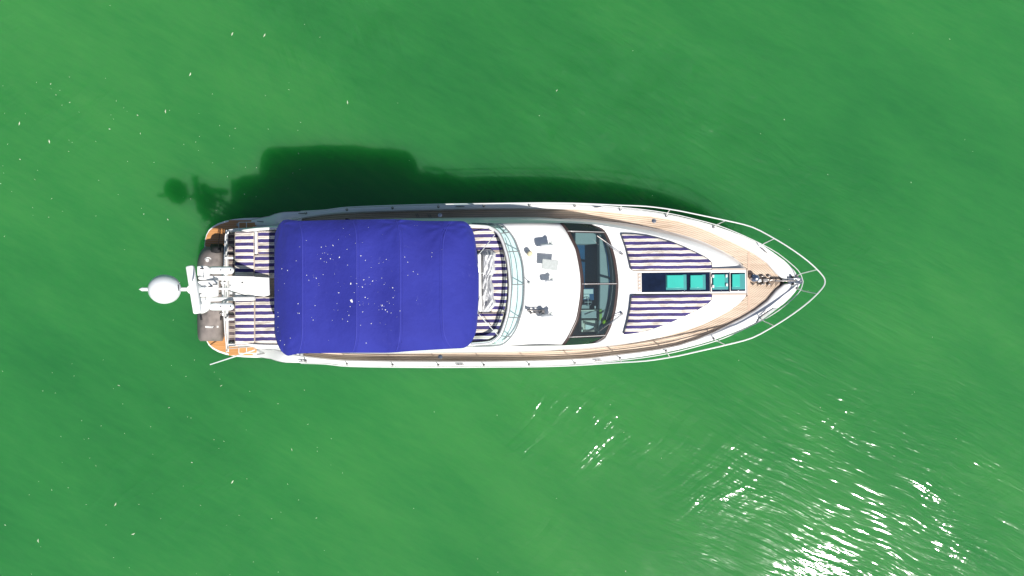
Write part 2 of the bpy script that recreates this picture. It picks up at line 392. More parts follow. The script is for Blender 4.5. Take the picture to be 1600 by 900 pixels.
for sd in (1, -1):
    rows = []
    for px in span(470, 1165, 90):
        zu, zl = uz_(px), zd_(px) - .01; rows.append([])
        for k, t in enumerate((0, .10, .28, .46, .50, .54, .84, .9, 1)):
            z = lerp(zu, zl, t); y = side_y(px, k, t, zu, zl); rows[-1].append((u(px, z), sd * y, z))
    MB().grid(rows).build('cabin_side', M['white'], yacht, angle=60)
    # long dark side window set into the cabin side
    wnd = MB(); rw = []
    for px in span(560, 838, 24):
        zu, zl = uz_(px), zd_(px); rr = []
        e = min(1, (px - 560) / 12, (838 - px) / 60)
        for t in (.68 - .10 * e, .68 + .12 * e):
            z = lerp(zu, zl, t); lip = hw(ti_(px), lerp(zu, zl, .5)); rr.append((u(px, z), sd * (lip - .078), z))
        rw.append(rr)
    wnd.grid(rw).build('side_window', M['window'], yacht, solid=.02)

# windscreen arcs (half width -> station)
A_ = cur([(-50, 900.5), (0, 907), (50, 900.5), (72, 891), (85, 884), (96, 876)]); B_ = cur([(-30, 963.8), (0, 966.5), (30, 963.8), (59, 957), (78, 949), (86, 943), (93, 925)])
Az_ = cur([(0, 3.46), (50, 3.43), (80, 3.36), (96, 3.22)]); Bz_ = cur([(0, 2.80), (60, 2.80), (86, 2.82), (93, 2.88)])
def ws(s, t, off=0):
    a = abs(s); sg = 1 if s >= 0 else -1; ha, hb_ = a * 96, a * 93
    pa = Vector((u(A_(ha), Az_(ha)), sg * hw(ha, Az_(ha)), Az_(ha))); pb_ = Vector((u(B_(hb_), Bz_(hb_)), sg * hw(hb_, Bz_(hb_)), Bz_(hb_)))
    p = pa.lerp(pb_, t); p.z += .06 * math.sin(math.pi * t) + off; return p
def wpatch(s0, s1, t0, t1, off=0, ns=12, nt=6): return MB().grid([[ws(s, t, off) for t in span(t0, t1, nt)] for s in span(s0, s1, ns)])
wsc = empty('windscreen', yacht)
wpatch(-1, 1, 0, .085, .012, 40, 2).build('frame', M['frame'], wsc, solid=.05)
wpatch(-1, 1, .93, 1.0, .012, 40, 2).build('frame', M['frame'], wsc, solid=.05)
for s in (-.865, 0, .865):
    wpatch(s - .016, s + .016, .085, .93, .012, 2, 8).build('mullion', M['frame'], wsc, solid=.05)
    wpatch(s - .0035, s + .0035, .04, .96, .02, 1, 8).build('highlight_strip', M['steel'], wsc, solid=.01)  # thin bright strip added as the highlight along each mullion
for s0, s1 in ((-1, -.881), (-.849, -.016), (.016, .849), (.881, 1)):
    wpatch(s0, s1, .085, .93, 0, 14, 6).build('pane', M['wglass'], wsc)
for sd, (a, b) in ((1, ((971.5, 396.5), (932.5, 368.5))), (-1, ((972, 490), (936.5, 516.5)))):
    wp = empty('wiper', yacht)
    p0 = Vector(P(a[0], a[1], 2.86)); p1 = Vector(P(b[0], b[1], 3.17)); d = (p1 - p0)
    MB().tube([p0, p0 + Vector((0, 0, .05)), p0 + d * .55 + Vector((0, 0, .06)), p0 + d * .78 + Vector((0, 0, .05))], .012, 6).build('wiper_arm', M['chrome'], wp)
    n_ = Vector((-d.y, d.x, 0)).normalized() * .035
    MB().tube([p0 + n_, p0 + n_ + d * .6 + Vector((0, 0, .05))], .008, 6).build('wiper_arm', M['chrome'], wp)
    MB().tube([p0 + d * .42 + Vector((0, 0, .03)), p0 + d * .7 + Vector((0, 0, .055)), p1 + Vector((0, 0, .05))], .019, 6).build('wiper_blade', M['dsteel'], wp)
    MB().lathe(tuple(p0 - Vector((0, 0, .02))), [(.0, .08), (.035, .08), (.04, 0)], 12).build('pivot', M['dsteel'], wp)

# coachroof top
cb = MB(); rows = []
ue = [(s, abs(s)) for s in span(-1, 1, 28)]
for t in span(0, 1, 36):
    row = []
    for s, a in ue:
        px0 = B_(a * 93); px = lerp(px0, 1165, t); h = lerp(a * 93, a * up_(px) if True else 0, min(1, t * 4))
        h = a * up_(px) if t > 0 else a * 93
        zz = lerp(Bz_(a * 93), uz_(px), min(1, t * 6)) if t < .17 else uz_(px)
        zz += .07 * (1 - a ** 2.2) * min(1, t * 8 + .01)
        row.append((u(px, zz), (1 if s >= 0 else -1) * hw(h, zz), zz))
    rows.append(row)
cb.grid(rows)
fr = rows[-1]; cb.grid([fr, [(x + .05, y, 2.42) for x, y, z in fr]])
coach = cb.build('coachroof', M['white'], yacht, angle=50)
def coach_z(px, h): return uz_(px) + .07 * (1 - min(1, abs(h) / max(1, up_(px))) ** 2.2)

# wheelhouse roof
rb = MB(); rows = []
for t in span(0, 1, 20):
    row = []
    for s in span(-1, 1, 32):
        a = abs(s); h = 96 * a; px = lerp(738, A_(h), t); edge = 1 - a ** 6
        zz = lerp(3.70, Az_(h), t ** 2.2) + .05 * (1 - a * a) * (1 - .3 * t) - .10 * a ** 8 * (1 - t)
        row.append((u(px, zz), (1 if s >= 0 else -1) * hw(h, zz), zz))
    rows.append(row)
rb.grid(rows).build('wheelhouse_roof', M['white'], yacht, solid=.06, angle=50)
def roof_z(px): return 3.74 - .28 * max(0, (px - 740) / 167) ** 2.2

# wheelhouse interior, seen through the glass
inn = empty('wheelhouse_interior', yacht)
MB().prism([P2(800, 365, 1.6), P2(945, 365, 1.6), P2(960, 400, 1.6), P2(960, 490, 1.6), P2(945, 528, 1.6), P2(800, 528, 1.6)], 1.55, 1.6).build('floor', M['cabin_floor'], inn, smooth=False)
dsh = [P2(936, 366, 2.5), P2(944, 364, 2.5), P2(957, 395, 2.5), P2(962, 443, 2.5), P2(957, 490, 2.5), P2(944, 524, 2.5), P2(934, 524, 2.5), P2(936, 500, 2.5), P2(937, 443, 2.5)]
MB().prism(dsh, 1.9, 2.5).build('dashboard', M['dash'], inn, bevel=.03)
MB().tube([P(941, 368, 2.52), P(949, 400, 2.52), P(953, 443, 2.52), P(950, 478, 2.52), P(943, 512, 2.52)], .028, 6).build('demister_slot', M['cabin_floor'], inn)
MB().box(*(lambda a, b: (a[0], b[0], b[1], a[1]))(P2(898, 361, 2.2), P2(938, 381, 2.2)), 1.6, 2.3).build('side_counter', M['dash'], inn, bevel=.03)
def ibox(name, x0, y0, x1, y1, z0, z1, mat, bev=.02):
    a = P2(x0, y0, z1); b = P2(x1, y1, z1); return MB().box(a[0], b[0], b[1], a[1], z0, z1).build(name, mat, inn, bevel=bev)
ibox('chart_table', 908, 486, 934, 497, 1.9, 2.35, M['dash'])
ibox('table_edge', 907, 484, 936, 486, 1.9, 2.38, M['cream'])
ibox('helm_seat', 910, 500, 935, 519, 1.8, 2.28, M['cream'], .04)
ibox('seat_squab', 914, 506, 929, 515, 2.28, 2.34, M['paper'], .03)
ibox('seat_back', 908, 500, 911, 519, 2.0, 2.72, M['cream'], .03)
ibox('console', 908, 476, 921, 484, 1.6, 2.3, M['dash'])
ibox('chart', 912, 452, 927, 459, 2.38, 2.40, M['paper'], 0)
ibox('chart', 912, 460, 921, 467, 2.38, 2.40, M['paper'], 0)
ibox('chart_shelf', 908, 450, 928, 469, 2.2, 2.375, M['cabin_floor'])
c = P(919, 472, 2.5)
MB().tube([(c[0] + .12 * math.cos(k * math.pi / 10), c[1] + .12 * math.sin(k * math.pi / 10), 2.5) for k in range(20)], .011, 6, closed=True).build('steering_wheel', M['chrome'], inn)
MB().tube([(c[0] - .12, c[1], 2.5), (c[0] + .12, c[1], 2.5)], .01, 6).build('wheel_spoke', M['steel'], inn)
MB().tube([(c[0], c[1] - .12, 2.495), (c[0], c[1] + .12, 2.495)], .01, 6).build('wheel_spoke', M['steel'], inn)
ibox('throttle', 929, 478, 931, 482, 2.3, 2.45, M['steel'], .005)
MB().box(*(lambda a, b: (a[0], b[0], b[1], a[1]))(P2(560, 350, 1.6), P2(566, 541, 1.6)), 1.5, 3.45).build('saloon_door', M['window'], yacht, smooth=False)
MB().box(*(lambda a, b: (a[0], b[0], b[1], a[1]))(P2(566, 352, 1.55), P2(810, 540, 1.55)), 1.45, 1.53).build('saloon_floor', M['cabin_floor'], yacht, smooth=False)
bo = MB(); bc = Vector(P(945, 503, 2.6)); rr = .085
bo.lathe((0, 0, 0), [(0, 0)] + [(rr * math.sin(a), rr - rr * math.cos(a)) for a in span(.2, 2.95, 9)] + [(0, 2 * rr)], 16)
ball = bo.build('ball', M['lime']); ball.matrix_world = ROOTM @ Matrix.Translation((bc.x, bc.y, 2.5)); tag(ball, 'small lime yellow ball on the dashboard behind the windscreen', 'ball')
gb = MB(); q0 = P(935, 487, 2.5); gb.grid([[(x * .045, y * .09, .012 + .012 * math.sin(3 * x + 2 * y)) for x in (-1, -.3, .3, 1)] for y in span(-2, 2, 8)])
gc = gb.build('cloth', M['greenc'], solid=.01); gc.matrix_world = ROOTM @ Matrix.Translation((q0[0] + .07, q0[1] - .1, 2.5)); tag(gc, 'green cloth lying on the dashboard near the yellow ball', 'cloth')

# coachroof hatch row
ht = empty('hatch_row', yacht)
def hz(px): return coach_z(px, 4)
def hbox(name, x0, y0, x1, y1, z0, z1, mat, par, bev=.008):
    a = P2(x0, y0, z1); b = P2(x1, y1, z1); return MB().box(a[0], b[0], b[1], a[1], z0, z1).build(name, mat, par, bevel=bev)
Z = 2.86
hbox('hatch_base', 993, 423.5, 1166.5, 458.5, 2.5, Z - .01, M['white'], ht, .015)
hbox('vent_plate', 996, 426.5, 1002, 455.5, Z - .02, Z, M['tan'], ht)
for k in range(5):
    c = P(999, 430 + k * 5.6, Z); MB().lathe((c[0], c[1], Z), [(.028, 0), (.028, .01), (.018, .018), (0, .02)], 12).build('vent_button', M['white2'], ht)
hbox('acrylic_panel', 1002.6, 426.3, 1109.6, 455.6, Z - .02, Z + .004, M['navy'], ht)
hbox('acrylic_panel', 1112.3, 426.3, 1139.8, 455.6, Z - .02, Z + .004, M['navy'], ht)
hbox('acrylic_panel', 1141.6, 426.3, 1164.8, 454.6, Z - .02, Z + .004, M['navy'], ht)
def pane(x0, y0, x1, y1, ix0, iy0, ix1, iy1):
    o = hbox('skylight', x0, y0, x1, y1, Z, Z + .02, M['turq2'], ht); hbox_o = hbox('skylight', ix0, iy0, ix1, iy1, Z + .02, Z + .06, M['turq'], ht, .012)
pane(1040.5, 429.2, 1073, 452.6, 1042.3, 430, 1068.3, 449.5)
pane(1078, 429.2, 1102.8, 452.3, 1078.8, 430, 1098.5, 449.3)
pane(1113, 428.2, 1138, 452.2, 1114.5, 428.8, 1132.6, 448)
pane(1143.5, 427.8, 1164.5, 452.0, 1144.2, 428.4, 1156.5, 448.3)
for (x, y) in ((1114.6, 431.5), (1114.6, 447.5), (1135.5, 431), (1136, 445)): hbox('latch', x - 1.6, y - 2.2, x + 1.6, y + 2.2, Z + .02, Z + .075, M['steel'], ht)
hbox('trim_rail', 990, 420.6, 1166, 422.2, 2.6, Z + .005, M['tan'], ht); hbox('trim_rail', 990, 459.6, 1166, 461.2, 2.6, Z + .005, M['tan'], ht)
hbox('trim_rail', 1110.2, 425.5, 1111.6, 456.5, Z - .02, Z + .02, M['tan'], ht); hbox('trim_rail', 1140.1, 425.5, 1141.3, 456.5, Z - .02, Z + .02, M['tan'], ht)
hbox('trim_rail', 1166.6, 420.6, 1169, 461.2, 2.4, Z - .03, M['tan'], ht)

# ------------------------------------------------------------------ cushions (loose things)
def round_poly(poly, r, n=4):
    out = []; m = len(poly)
    for i in range(m):
        p = Vector(poly[i]); a = Vector(poly[i - 1]) - p; b = Vector(poly[(i + 1) % m]) - p
        rr = min(r, a.length * .45, b.length * .45); p0 = p + a.normalized() * rr; p1 = p + b.normalized() * rr
        for k in range(n + 1):
            t = k / n; out.append(tuple(p0 * (1 - t) ** 2 + p * 2 * t * (1 - t) + p1 * t * t))
    return out
def pad(name, pts, z0, th, mat, label, cat, group=None, rnd=.06, zf=None, phase=0.0, piping=True):
    """soft pad: outline, crowned top with wrinkles"""
    zt = z0 + th
    poly = [P2(x, y, zt) for x, y in pts]; cx = sum(p[0] for p in poly) / len(poly); cy = sum(p[1] for p in poly) / len(poly)
    poly = [(x - cx, y - cy) for x, y in round_poly(poly, rnd)]; n = len(poly)
    xs = [p[0] for p in poly]; rows = []
    for k, (sc, dz) in enumerate(((1, 0), (1.0, th * .25), (1.0, th * .72), (.985, th * .92), (.955, th), (.80, th + .012), (.55, th + .02), (.3, th + .022), (.08, th + .022))):
        row = []
        for x, y in poly:
            base = zf(x + cx, y + cy) - z0 if zf else 0
            wz = .012 * noise.noise(Vector((x * sc * 2.5 + cx, y * sc * 6 + cy, 3))) if sc < .96 else 0
            row.append((x * sc, y * sc, dz + base + wz))
        rows.append(row)
    mb = MB().grid(rows, True); o0 = len(mb.v); mb.f.append(tuple(o0 - n + k for k in range(n))); mb.f.append(tuple(range(n)))
    o = mb.build(name, mat, angle=60); o.matrix_world = ROOTM @ Matrix.Translation((cx, cy + phase, z0)); 
    if phase:
        for v in o.data.vertices: v.co.y -= phase
    tag(o, label, cat, group)
    if piping:
        pp = MB().tube([(x * 1.0, y * 1.0 - phase, th * .8 + (zf(x + cx, y + cy) - z0 if zf else 0)) for x, y in poly], .011, 6, closed=True)
        pp.build('piping', M['ink'] if piping == 'dark' else M['tan'], o)
    return o
def cz(x, y):
    px = 800 + x * FPX / (CAM_H - 2.8); h = abs(y) * FPX / (CAM_H - 2.8); return coach_z(px, h) + .005
pad('sun_pad', [(969.5, 365.5), (990, 366), (1011, 368.5), (1030, 373), (1050, 379), (1070, 387), (1089, 396), (1104, 403.5), (1111, 409.5), (1111.5, 421.5), (985.5, 422.5), (983, 411), (978, 389)], 2.68, .10, M['stripe_b'],
    'striped foredeck sun pad on the port side, along the top edge of the hatch row', 'sun pad', 'striped sun pads on the foredeck', .05, cz, 0.02, 'dark')
pad('sun_pad', [(985.5, 461.5), (1111.5, 459.5), (1111.2, 468.5), (1104, 475), (1088, 484.5), (1068, 494), (1041, 506), (1012.5, 516), (993, 519.8), (973.5, 522.3), (979, 503), (983, 484)], 2.68, .10, M['stripe_b'],
    'striped foredeck sun pad on the starboard side, along the bottom edge of the hatch row', 'sun pad', 'striped sun pads on the foredeck', .05, cz, -.03, 'dark')

# ------------------------------------------------------------------ flybridge
fly = empty('flybridge', yacht)
fl = [(366, 366), (369, 360), (376, 357), (420, 353), (740, 351), (775, 354), (786, 362), (790, 375), (790, 517), (786, 530), (775, 537), (740, 540), (420, 541), (376, 541), (369, 538), (366, 532)]
MB().prism([P2(x, y, 3.7) for x, y in fl], 3.42, 3.705).build('floor', M['white'], fly, bevel=.05)
def fl_edge(sd, a, b, n=20):
    f = cur([(367, 86), (372, 90), (385, 92), (420, 94.5), (500, 95.5), (738, 95.5)]); return [(px, sd * f(px)) for px in span(a, b, n)]
for sd in (1, -1):
    rows = []
    for px, h in fl_edge(sd, 368, 742, 30):
        zt = 4.12 if px > 395 else lerp(3.86, 4.12, (px - 368) / 27)
        x = u(px, 4.0); y0 = hw(h, 3.7); y1 = hw(h, zt); t = .10 * sd
        rows.append([(x, y0, 3.5), (x, y1, zt - .03), (x, y1 - t * .25, zt), (x, y1 - t * .8, zt), (x, y1 - t, zt - .03), (x, y0 - t, 3.7)])
    mb = MB().grid(rows); mb.add(rows[0], [tuple(range(6))]); mb.build('coaming', M['white'], fly, angle=40)
# seat bases
def fbox(name, x0, y0, x1, y1, z0, z1, mat, par=None, bev=.02):
    a = P2(x0, y0, z1); b = P2(x1, y1, z1); return MB().box(a[0], b[0], b[1], a[1], z0, z1).build(name, mat, par or fly, bevel=bev)
fbox('seat_base', 367, 361, 520, 433, 3.7, 3.92, M['white']); fbox('seat_base', 367, 467.5, 520, 539, 3.7, 3.92, M['white'])
fbox('seat_base', 735, 356, 789, 388, 3.7, 3.92, M['white']); fbox('seat_base', 752, 389, 793, 490, 3.7, 3.92, M['white']); fbox('seat_base', 735, 491, 787, 536, 3.7, 3.92, M['white'])
fb = MB()
for k in range(12):
    a = P2(400, 433.6 + k * 2.75, 3.73); b = P2(520, 435.9 + k * 2.75, 3.73); fb.box(a[0], b[0], b[1], a[1], 3.705, 3.73)
fb.build('planking', M['teak'], fly, smooth=False)['kind'] = 'stuff'
G = 'striped seat cushions on the flybridge'
def fpad(x0, y0, x1, y1, label, ph=0, z0=3.92, th=.12, piping=True, pts=None):
    return pad('seat_cushion', pts or [(x0, y0), (x1, y0), (x1, y1), (x0, y1)], z0, th, M['stripe'], label, 'cushion', G, .05, None, ph, piping)
fpad(366.8, 362.5, 396, 431.5, 'sunlit striped cushion beside the port stern rail, aft of the narrow white tray', .05)
fpad(402.3, 362, 470, 397, 'striped cushion between the narrow white tray and the aft port corner of the blue canopy', .02)
fpad(397.2, 398.5, 470, 431.5, 'small striped cushion above the white mast plate, its edge under the blue canopy', -.03)
fpad(366.8, 470, 396.6, 538.5, 'sunlit striped cushion on the starboard aft seat, nearest the lettered grey cover', .04)
fpad(398, 464.5, 470, 538.5, 'striped cushion on the starboard aft seat, its forward edge under the blue canopy', .0)
fbox('tray', 397.3, 361.5, 401.3, 396.5, 3.92, 4.07, M['white2'])
fpad(0, 0, 0, 0, 'striped cushion in the port corner inside the curved glass screen', .03, pts=[(722, 357), (762, 357), (772, 361), (779, 370), (783.5, 381), (786, 391), (722, 391)])
fpad(0, 0, 0, 0, 'striped cushion between the crumpled silver cover and the curved glass screen', -.02, pts=[(768, 392.5), (786.5, 392.5), (791, 415), (793, 447), (791.5, 470), (788, 487.5), (768, 487.5)])
fpad(0, 0, 0, 0, 'striped cushion in the starboard corner inside the curved glass screen', .01, pts=[(722, 489.5), (787, 489.5), (782, 509), (776, 522), (768, 529), (758, 532.5), (722, 533.5)])

# flybridge screen
RAIL = cur([(-35, 794), (0, 796.5), (35, 794), (60, 788), (80, 779.5), (87, 772), (91.5, 762), (93.5, 735)])
BASE = cur([(-18, 818.5), (0, 819), (18, 818.5), (35, 816.5), (52, 811.8), (68, 806), (78, 800), (88, 791), (93.5, 782), (95.3, 765), (95.8, 738)])
def curve_pts(f, hmax, z, n=40, pw=.55):
    out = []
    for k in range(-n, n + 1):
        a = abs(k) / n; h = hmax * (1 - (1 - a) ** (1 / pw)) if a < 1 else hmax; out.append((u(f(h), z), (1 if k >= 0 else -1) * hw(h, z), z))
    return out
ZR, ZB = 4.52, 3.77
rp = curve_pts(RAIL, 93.5, ZR); bp = curve_pts(BASE, 95.8, ZB)
scr = empty('flybridge_screen', yacht)
n_p = len(rp)
def lift(p): return (p[0], p[1], max(p[2], roof_z(800 + p[0] * FPX / (CAM_H - 3.7)) + .06))
bp = [lift(p) for p in bp]
cuts = [0, 14, 26, 40, 54, 66, n_p - 1]
for a, b in zip(cuts, cuts[1:]):
    MB().grid([[rp[i], tuple(Vector(rp[i]).lerp(Vector(bp[i]), .5) + Vector((0, 0, .04))), bp[i]] for i in range(a, b + 1)]).build('pane', M['fglass'], scr)
for i in (14, 26, 40, 54, 66): MB().tube([rp[i], tuple(Vector(rp[i]).lerp(Vector(bp[i]), .5) + Vector((0, 0, .045))), bp[i]], .018, 6).build('mullion', M['grey_tube'], scr)
MB().tube(rp, .034, 8).build('top_rail', M['steel'], scr)
MB().tube([(p[0] + .05, p[1] * 1.005, p[2] - .035) for p in rp], .022, 6).build('rail_seal', M['grey_tube'], scr)
MB().tube(bp, .026, 6).build('base_trim', M['grey_tube'], scr)
MB().tube([tuple(Vector(rp[i]).lerp(Vector(bp[i]), .55) - Vector((0, 0, .02))) for i in range(10, n_p - 10)], .014, 6).build('mid_trim', M['grey_tube'], scr)
# inner bulkhead below the rail
MB().grid([[(p[0] - .03, p[1] * .99, 4.14), (p[0] + .03, p[1], 4.12), (p[0] + .03, p[1], 3.66)] for p in rp]).build('bulkhead', M['white'], scr, solid=.03)
for (x0, y0, x1, y1) in ((747, 399, 773, 367), (748, 491, 778, 524)):
    MB().tube([P(x0, y0, 5.3), P(x1, y1, 4.54)], .012, 6).build('canopy_strut', M['steel'], fly)

# helm console + covered seat
hc = empty('helm_console', fly)
fbox('pod', 745.5, 396, 752.5, 487.5, 3.7, 4.42, M['white'], fly, .04)
fbox('instrument_panel', 741, 397, 745.3, 486, 3.7, 4.40, M['rubber'], fly, .01)
bpy.data.objects.remove(hc)
tb = MB(); rows = []
for j in range(61):
    row = []
    for i in range(23):
        s = i / 22; t = j / 60; py = lerp(388.5, 487.5, t); wl_ = 752.5; wr = 772 + 2.4 * math.sin(t * 9.0) + 1.5 * math.sin(t * 23)
        if t > .86: wr -= (t - .86) * 55
        if t < .06: wr -= (.06 - t) * 90
        px = lerp(wl_, wr, s); ed = min(s, 1 - s) * 2; e2 = min(t, 1 - t) * 10
        hgt = min(1, ed * 3.2) ** .6 * min(1, e2) ** .6
        q1 = 1 - 2 * abs(noise.noise(Vector((s * 1.6 + t, t * 5 + s * 2.4, 1.7)))); q2 = 1 - 2 * abs(noise.noise(Vector((s * 3 - t * 2, t * 9 - s * 3, 5.2))))
        zz = 4.02 + .34 * hgt + (.18 * q1 + .09 * q2 - .14) * hgt
        p = P(px, py, zz); row.append(p)
    rows.append(row)
c = P(761, 438, 4.02)
tb.grid([[(x - c[0], y - c[1], z - c[2]) for x, y, z in r] for r in rows])
tarp = tb.build('seat_cover', M['silver'], angle=25); tarp.matrix_world = ROOTM @ Matrix.Translation(c)
tag(tarp, 'crumpled silver grey cover over the helm seat beside the white console', 'cover')

# ------------------------------------------------------------------ bimini
YT = cur([(428.4, 378), (429.2, 368), (431, 360), (434.5, 353), (439, 347.5), (443.5, 344), (450, 343.3), (460, 344.3), (473, 345), (505, 344), (557, 343), (612, 342.5), (640, 343.8), (660, 345), (705, 345.2), (722, 345.2), (729, 348), (735, 354), (741, 367), (744, 385), (746.5, 405), (748.3, 425)])
YB = cur([(428.4, 517), (429.2, 522), (431, 530.5), (434.5, 540), (439, 548), (444, 553), (450, 556), (460, 553.8), (473, 552), (505, 551.8), (557, 551.4), (600, 551.4), (645, 548.5), (705, 545), (722, 544.2), (729, 541.8), (735, 536.5), (741, 526), (744, 517), (746.5, 497), (748.3, 465)])
RIBS = (472.5, 557, 625, 691.5)
crown = cur([(428.4, 5.75), (436, 5.88), (452, 6.06), (472.5, 6.16), (515, 6.22), (557, 6.26), (625, 6.22), (691.5, 6.05), (720, 5.88), (738, 5.66), (748.3, 5.45)])
RB = [428.4, 472.5, 557, 625, 691.5, 748.3]
def can_z(px, r):
    z = crown(px)
    for a, b in zip(RB, RB[1:]):
        if a <= px <= b: z -= (.095 if a > 430 and b < 740 else .015) * math.sin(math.pi * (px - a) / (b - a)) * (1 - .3 * abs(r))
    zl = .30
    a = abs(r); z -= zl * (a ** 5) * (1 if 440 < px < 740 else .75)
    w = noise.noise(Vector((px * .03, r * 2.2, 4.0))) * .018
    # puckers radiating from the corners
    for cx_, cr in ((440, .95), (440, -.95), (735, .95), (735, -.95), (618, .93), (618, -.95), (692, .9)):
        d = math.hypot((px - cx_) / 45, (r - cr) * 1.9); an = math.atan2((r - cr) * 95, px - cx_)
        if d < 1: w += .022 * (1 - d) ** 1.5 * math.sin(an * 9 + cx_) * min(1, d * 5)
    return z + w
def can_pt(px, r, lift_=0):
    a = abs(r); rr = r
    z = can_z(px, r) + lift_; py = lerp(YT(px), YB(px), (1 - rr) / 2) if True else 0
    # rib lines bow outwards near the edges
    return P(px, py, z)
cpx = sorted(set([428.4, 428.8, 429.2, 430, 431, 432.5, 434.5, 436.5, 439, 441.5, 443.5, 446.5] + span(450, 720, 66) + [724, 727, 729, 732, 735, 738, 741, 742.5, 744, 745.5, 746.5, 747.4, 748.3] + list(RIBS)))
rr_ = [math.sin(t * math.pi / 2) if True else t for t in span(-1, 1, 64)]
cnb = MB().grid([[can_pt(px, r) for r in rr_] for px in cpx])
bim = cnb.build('sun_canopy', M['canvas'], yacht, solid=.008, angle=60, label='royal blue fabric sun canopy flecked with white droppings')
def bowpx(px, r): return px - (7 * abs(r) ** 8 if px < 680 else -16 * abs(r) ** 7)
for px in RIBS:
    for o_, w in ((0, .014), (4.6 if px < 680 else -4.0, .006)):
        rows = []
        for r in span(-.985, .985, 60):
            q = bowpx(px + o_, r); a = Vector(can_pt(q, r, .006)); rows.append([a + Vector((-w, 0, -.004)), a + Vector((0, 0, .006)), a + Vector((w, 0, -.004))])
        MB().grid(rows).build('seam', M['seam'], bim)
for px in RIBS + (433, 744):
    MB().tube([Vector(can_pt(bowpx(px, r), r)) - Vector((0, 0, .05)) for r in span(-.93, .93, 30)], .016, 6).build('canopy_hoop', M['steel'], bim)
for sd in (1, -1):
    for px, bx in ((472.5, 560), (557, 562), (625, 566), (691.5, 640)):
        e = Vector(can_pt(bowpx(px, sd * .93), sd * .93)) - Vector((0, 0, .05))
        MB().tube([e, (u(bx, 4.2), sd * hw(93, 4.15), 4.12)], .016, 6).build('canopy_leg', M['steel'], bim)
# droppings: small splats on the cloth
rng = random.Random(11); sp = MB()
def splat(px, py, r):
    yt, yb = YT(px), YB(px); rr2 = 1 - 2 * (py - yt) / (yb - yt)
    if abs(rr2) > .96: return
    r *= .52; c = Vector(can_pt(px, rr2, .012)); n = rng.choice((5, 6, 7)); a0 = rng.random() * 6
    st = rng.uniform(1, 1.9); ca, sa = math.cos(a0), math.sin(a0); vs = []
    for k in range(n):
        t = 2 * math.pi * k / n; q = r * rng.uniform(.6, 1.25); x, y = q * math.cos(t) * st, q * math.sin(t)
        vs.append((c.x + x * ca - y * sa, c.y + x * sa + y * ca, c.z))
    sp.add([(v[0], v[1], v[2] - .004) for v in vs] + [(c.x, c.y, c.z + .006)], [(k, (k + 1) % n, n) for k in range(n)])
for (px, py, r) in ((549, 470, .06), (547, 479, .022), (548, 443, .035), (557, 443, .022), (563.5, 399.5, .026), (520, 383.5, .024), (502, 386, .026), (501, 404, .026), (530, 402, .03), (516, 404, .022), (462.5, 407.5, .018), (494, 434.5, .026), (479, 430, .022), (467, 489.5, .026), (465.5, 474.5, .022), (492, 477.5, .03), (489, 500, .02), (434.5, 494.5, .02), (438, 532, .022), (444.5, 538.5, .024), (566, 448.5, .03), (570.5, 464.5, .028), (580, 505.5, .026), (572, 536, .024), (613.5, 449.5, .026), (597, 477, .034), (602, 484, .03), (605, 487, .022), (611, 489, .018), (535, 498.5, .024), (543, 502, .026), (545, 492.5, .02), (568, 437, .024), (582, 439, .026), (637, 409.5, .024), (652.5, 428.5, .02), (674.5, 401, .018), (614, 465, .018), (440, 420, .02), (449, 422.5, .02), (512, 397, .018), (507, 395, .014)):
    splat(px, py, r)
for k in range(105):
    cx_, cy_, s_ = rng.choice(((520, 400, 22), (550, 455, 30), (600, 450, 32), (575, 480, 36), (565, 400, 26), (600, 490, 20), (560, 440, 60), (445, 500, 30), (640, 420, 40), (470, 440, 40)))
    splat(max(434, min(735, rng.gauss(cx_, s_))), max(352, min(540, rng.gauss(cy_, s_))), abs(rng.gauss(.008, .004)) + .004)
sp.build('dropping', M['print'], bim, smooth=False)['kind'] = 'stuff'

# ------------------------------------------------------------------ stern: platform, transom, cockpit
def sym(tab, z): return [P2(x, 449.5 - h, z) for x, h in tab] + [P2(x, 449.5 + h, z) for x, h in reversed(tab)]
PL = [(318, 60), (318.3, 66), (319.3, 76), (321, 83), (325, 90.5), (331, 96), (340, 101), (352, 105), (365, 107.5), (380, 109), (396, 109.5), (413, 110)]
plat = MB().prism(sym(PL, .45), .22, .43).build('swim_platform', M['white'], yacht, bevel=.03)
# oiled teak planks, running athwartships edge to edge
f_pl = cur([(h, x) for x, h in PL[1:]][0:1] + [(h, x) for x, h in PL[2:]])
pk = MB(); n_pl = 0
half = cur([(x, h) for x, h in PL[1:]])
x = 320.5
planks_at = []
y_ = -106.0
while y_ < 106:
    a = abs(y_ + 1.2); xs0 = 321 if a < 66 else f_pl(a + 4.0) + 1.5
    if xs0 < 394: planks_at.append((y_, xs0))
    y_ += 2.9
for y_, xs0 in planks_at:
    e0 = lambda h: 321 if abs(h) < 66 else f_pl(min(105.9, abs(h) + 3.0)) + 1.5
    pk.prism([P2(e0(y_ + 2.65), 449.5 - y_ - 2.65, .44), P2(e0(y_ + 1.3), 449.5 - y_ - 1.3, .44), P2(e0(y_), 449.5 - y_, .44), P2(397, 449.5 - y_, .44), P2(397, 449.5 - y_ - 2.65, .44)], .425, .445)
pk.build('planking', M['oiled'], plat, smooth=False)['kind'] = 'stuff'
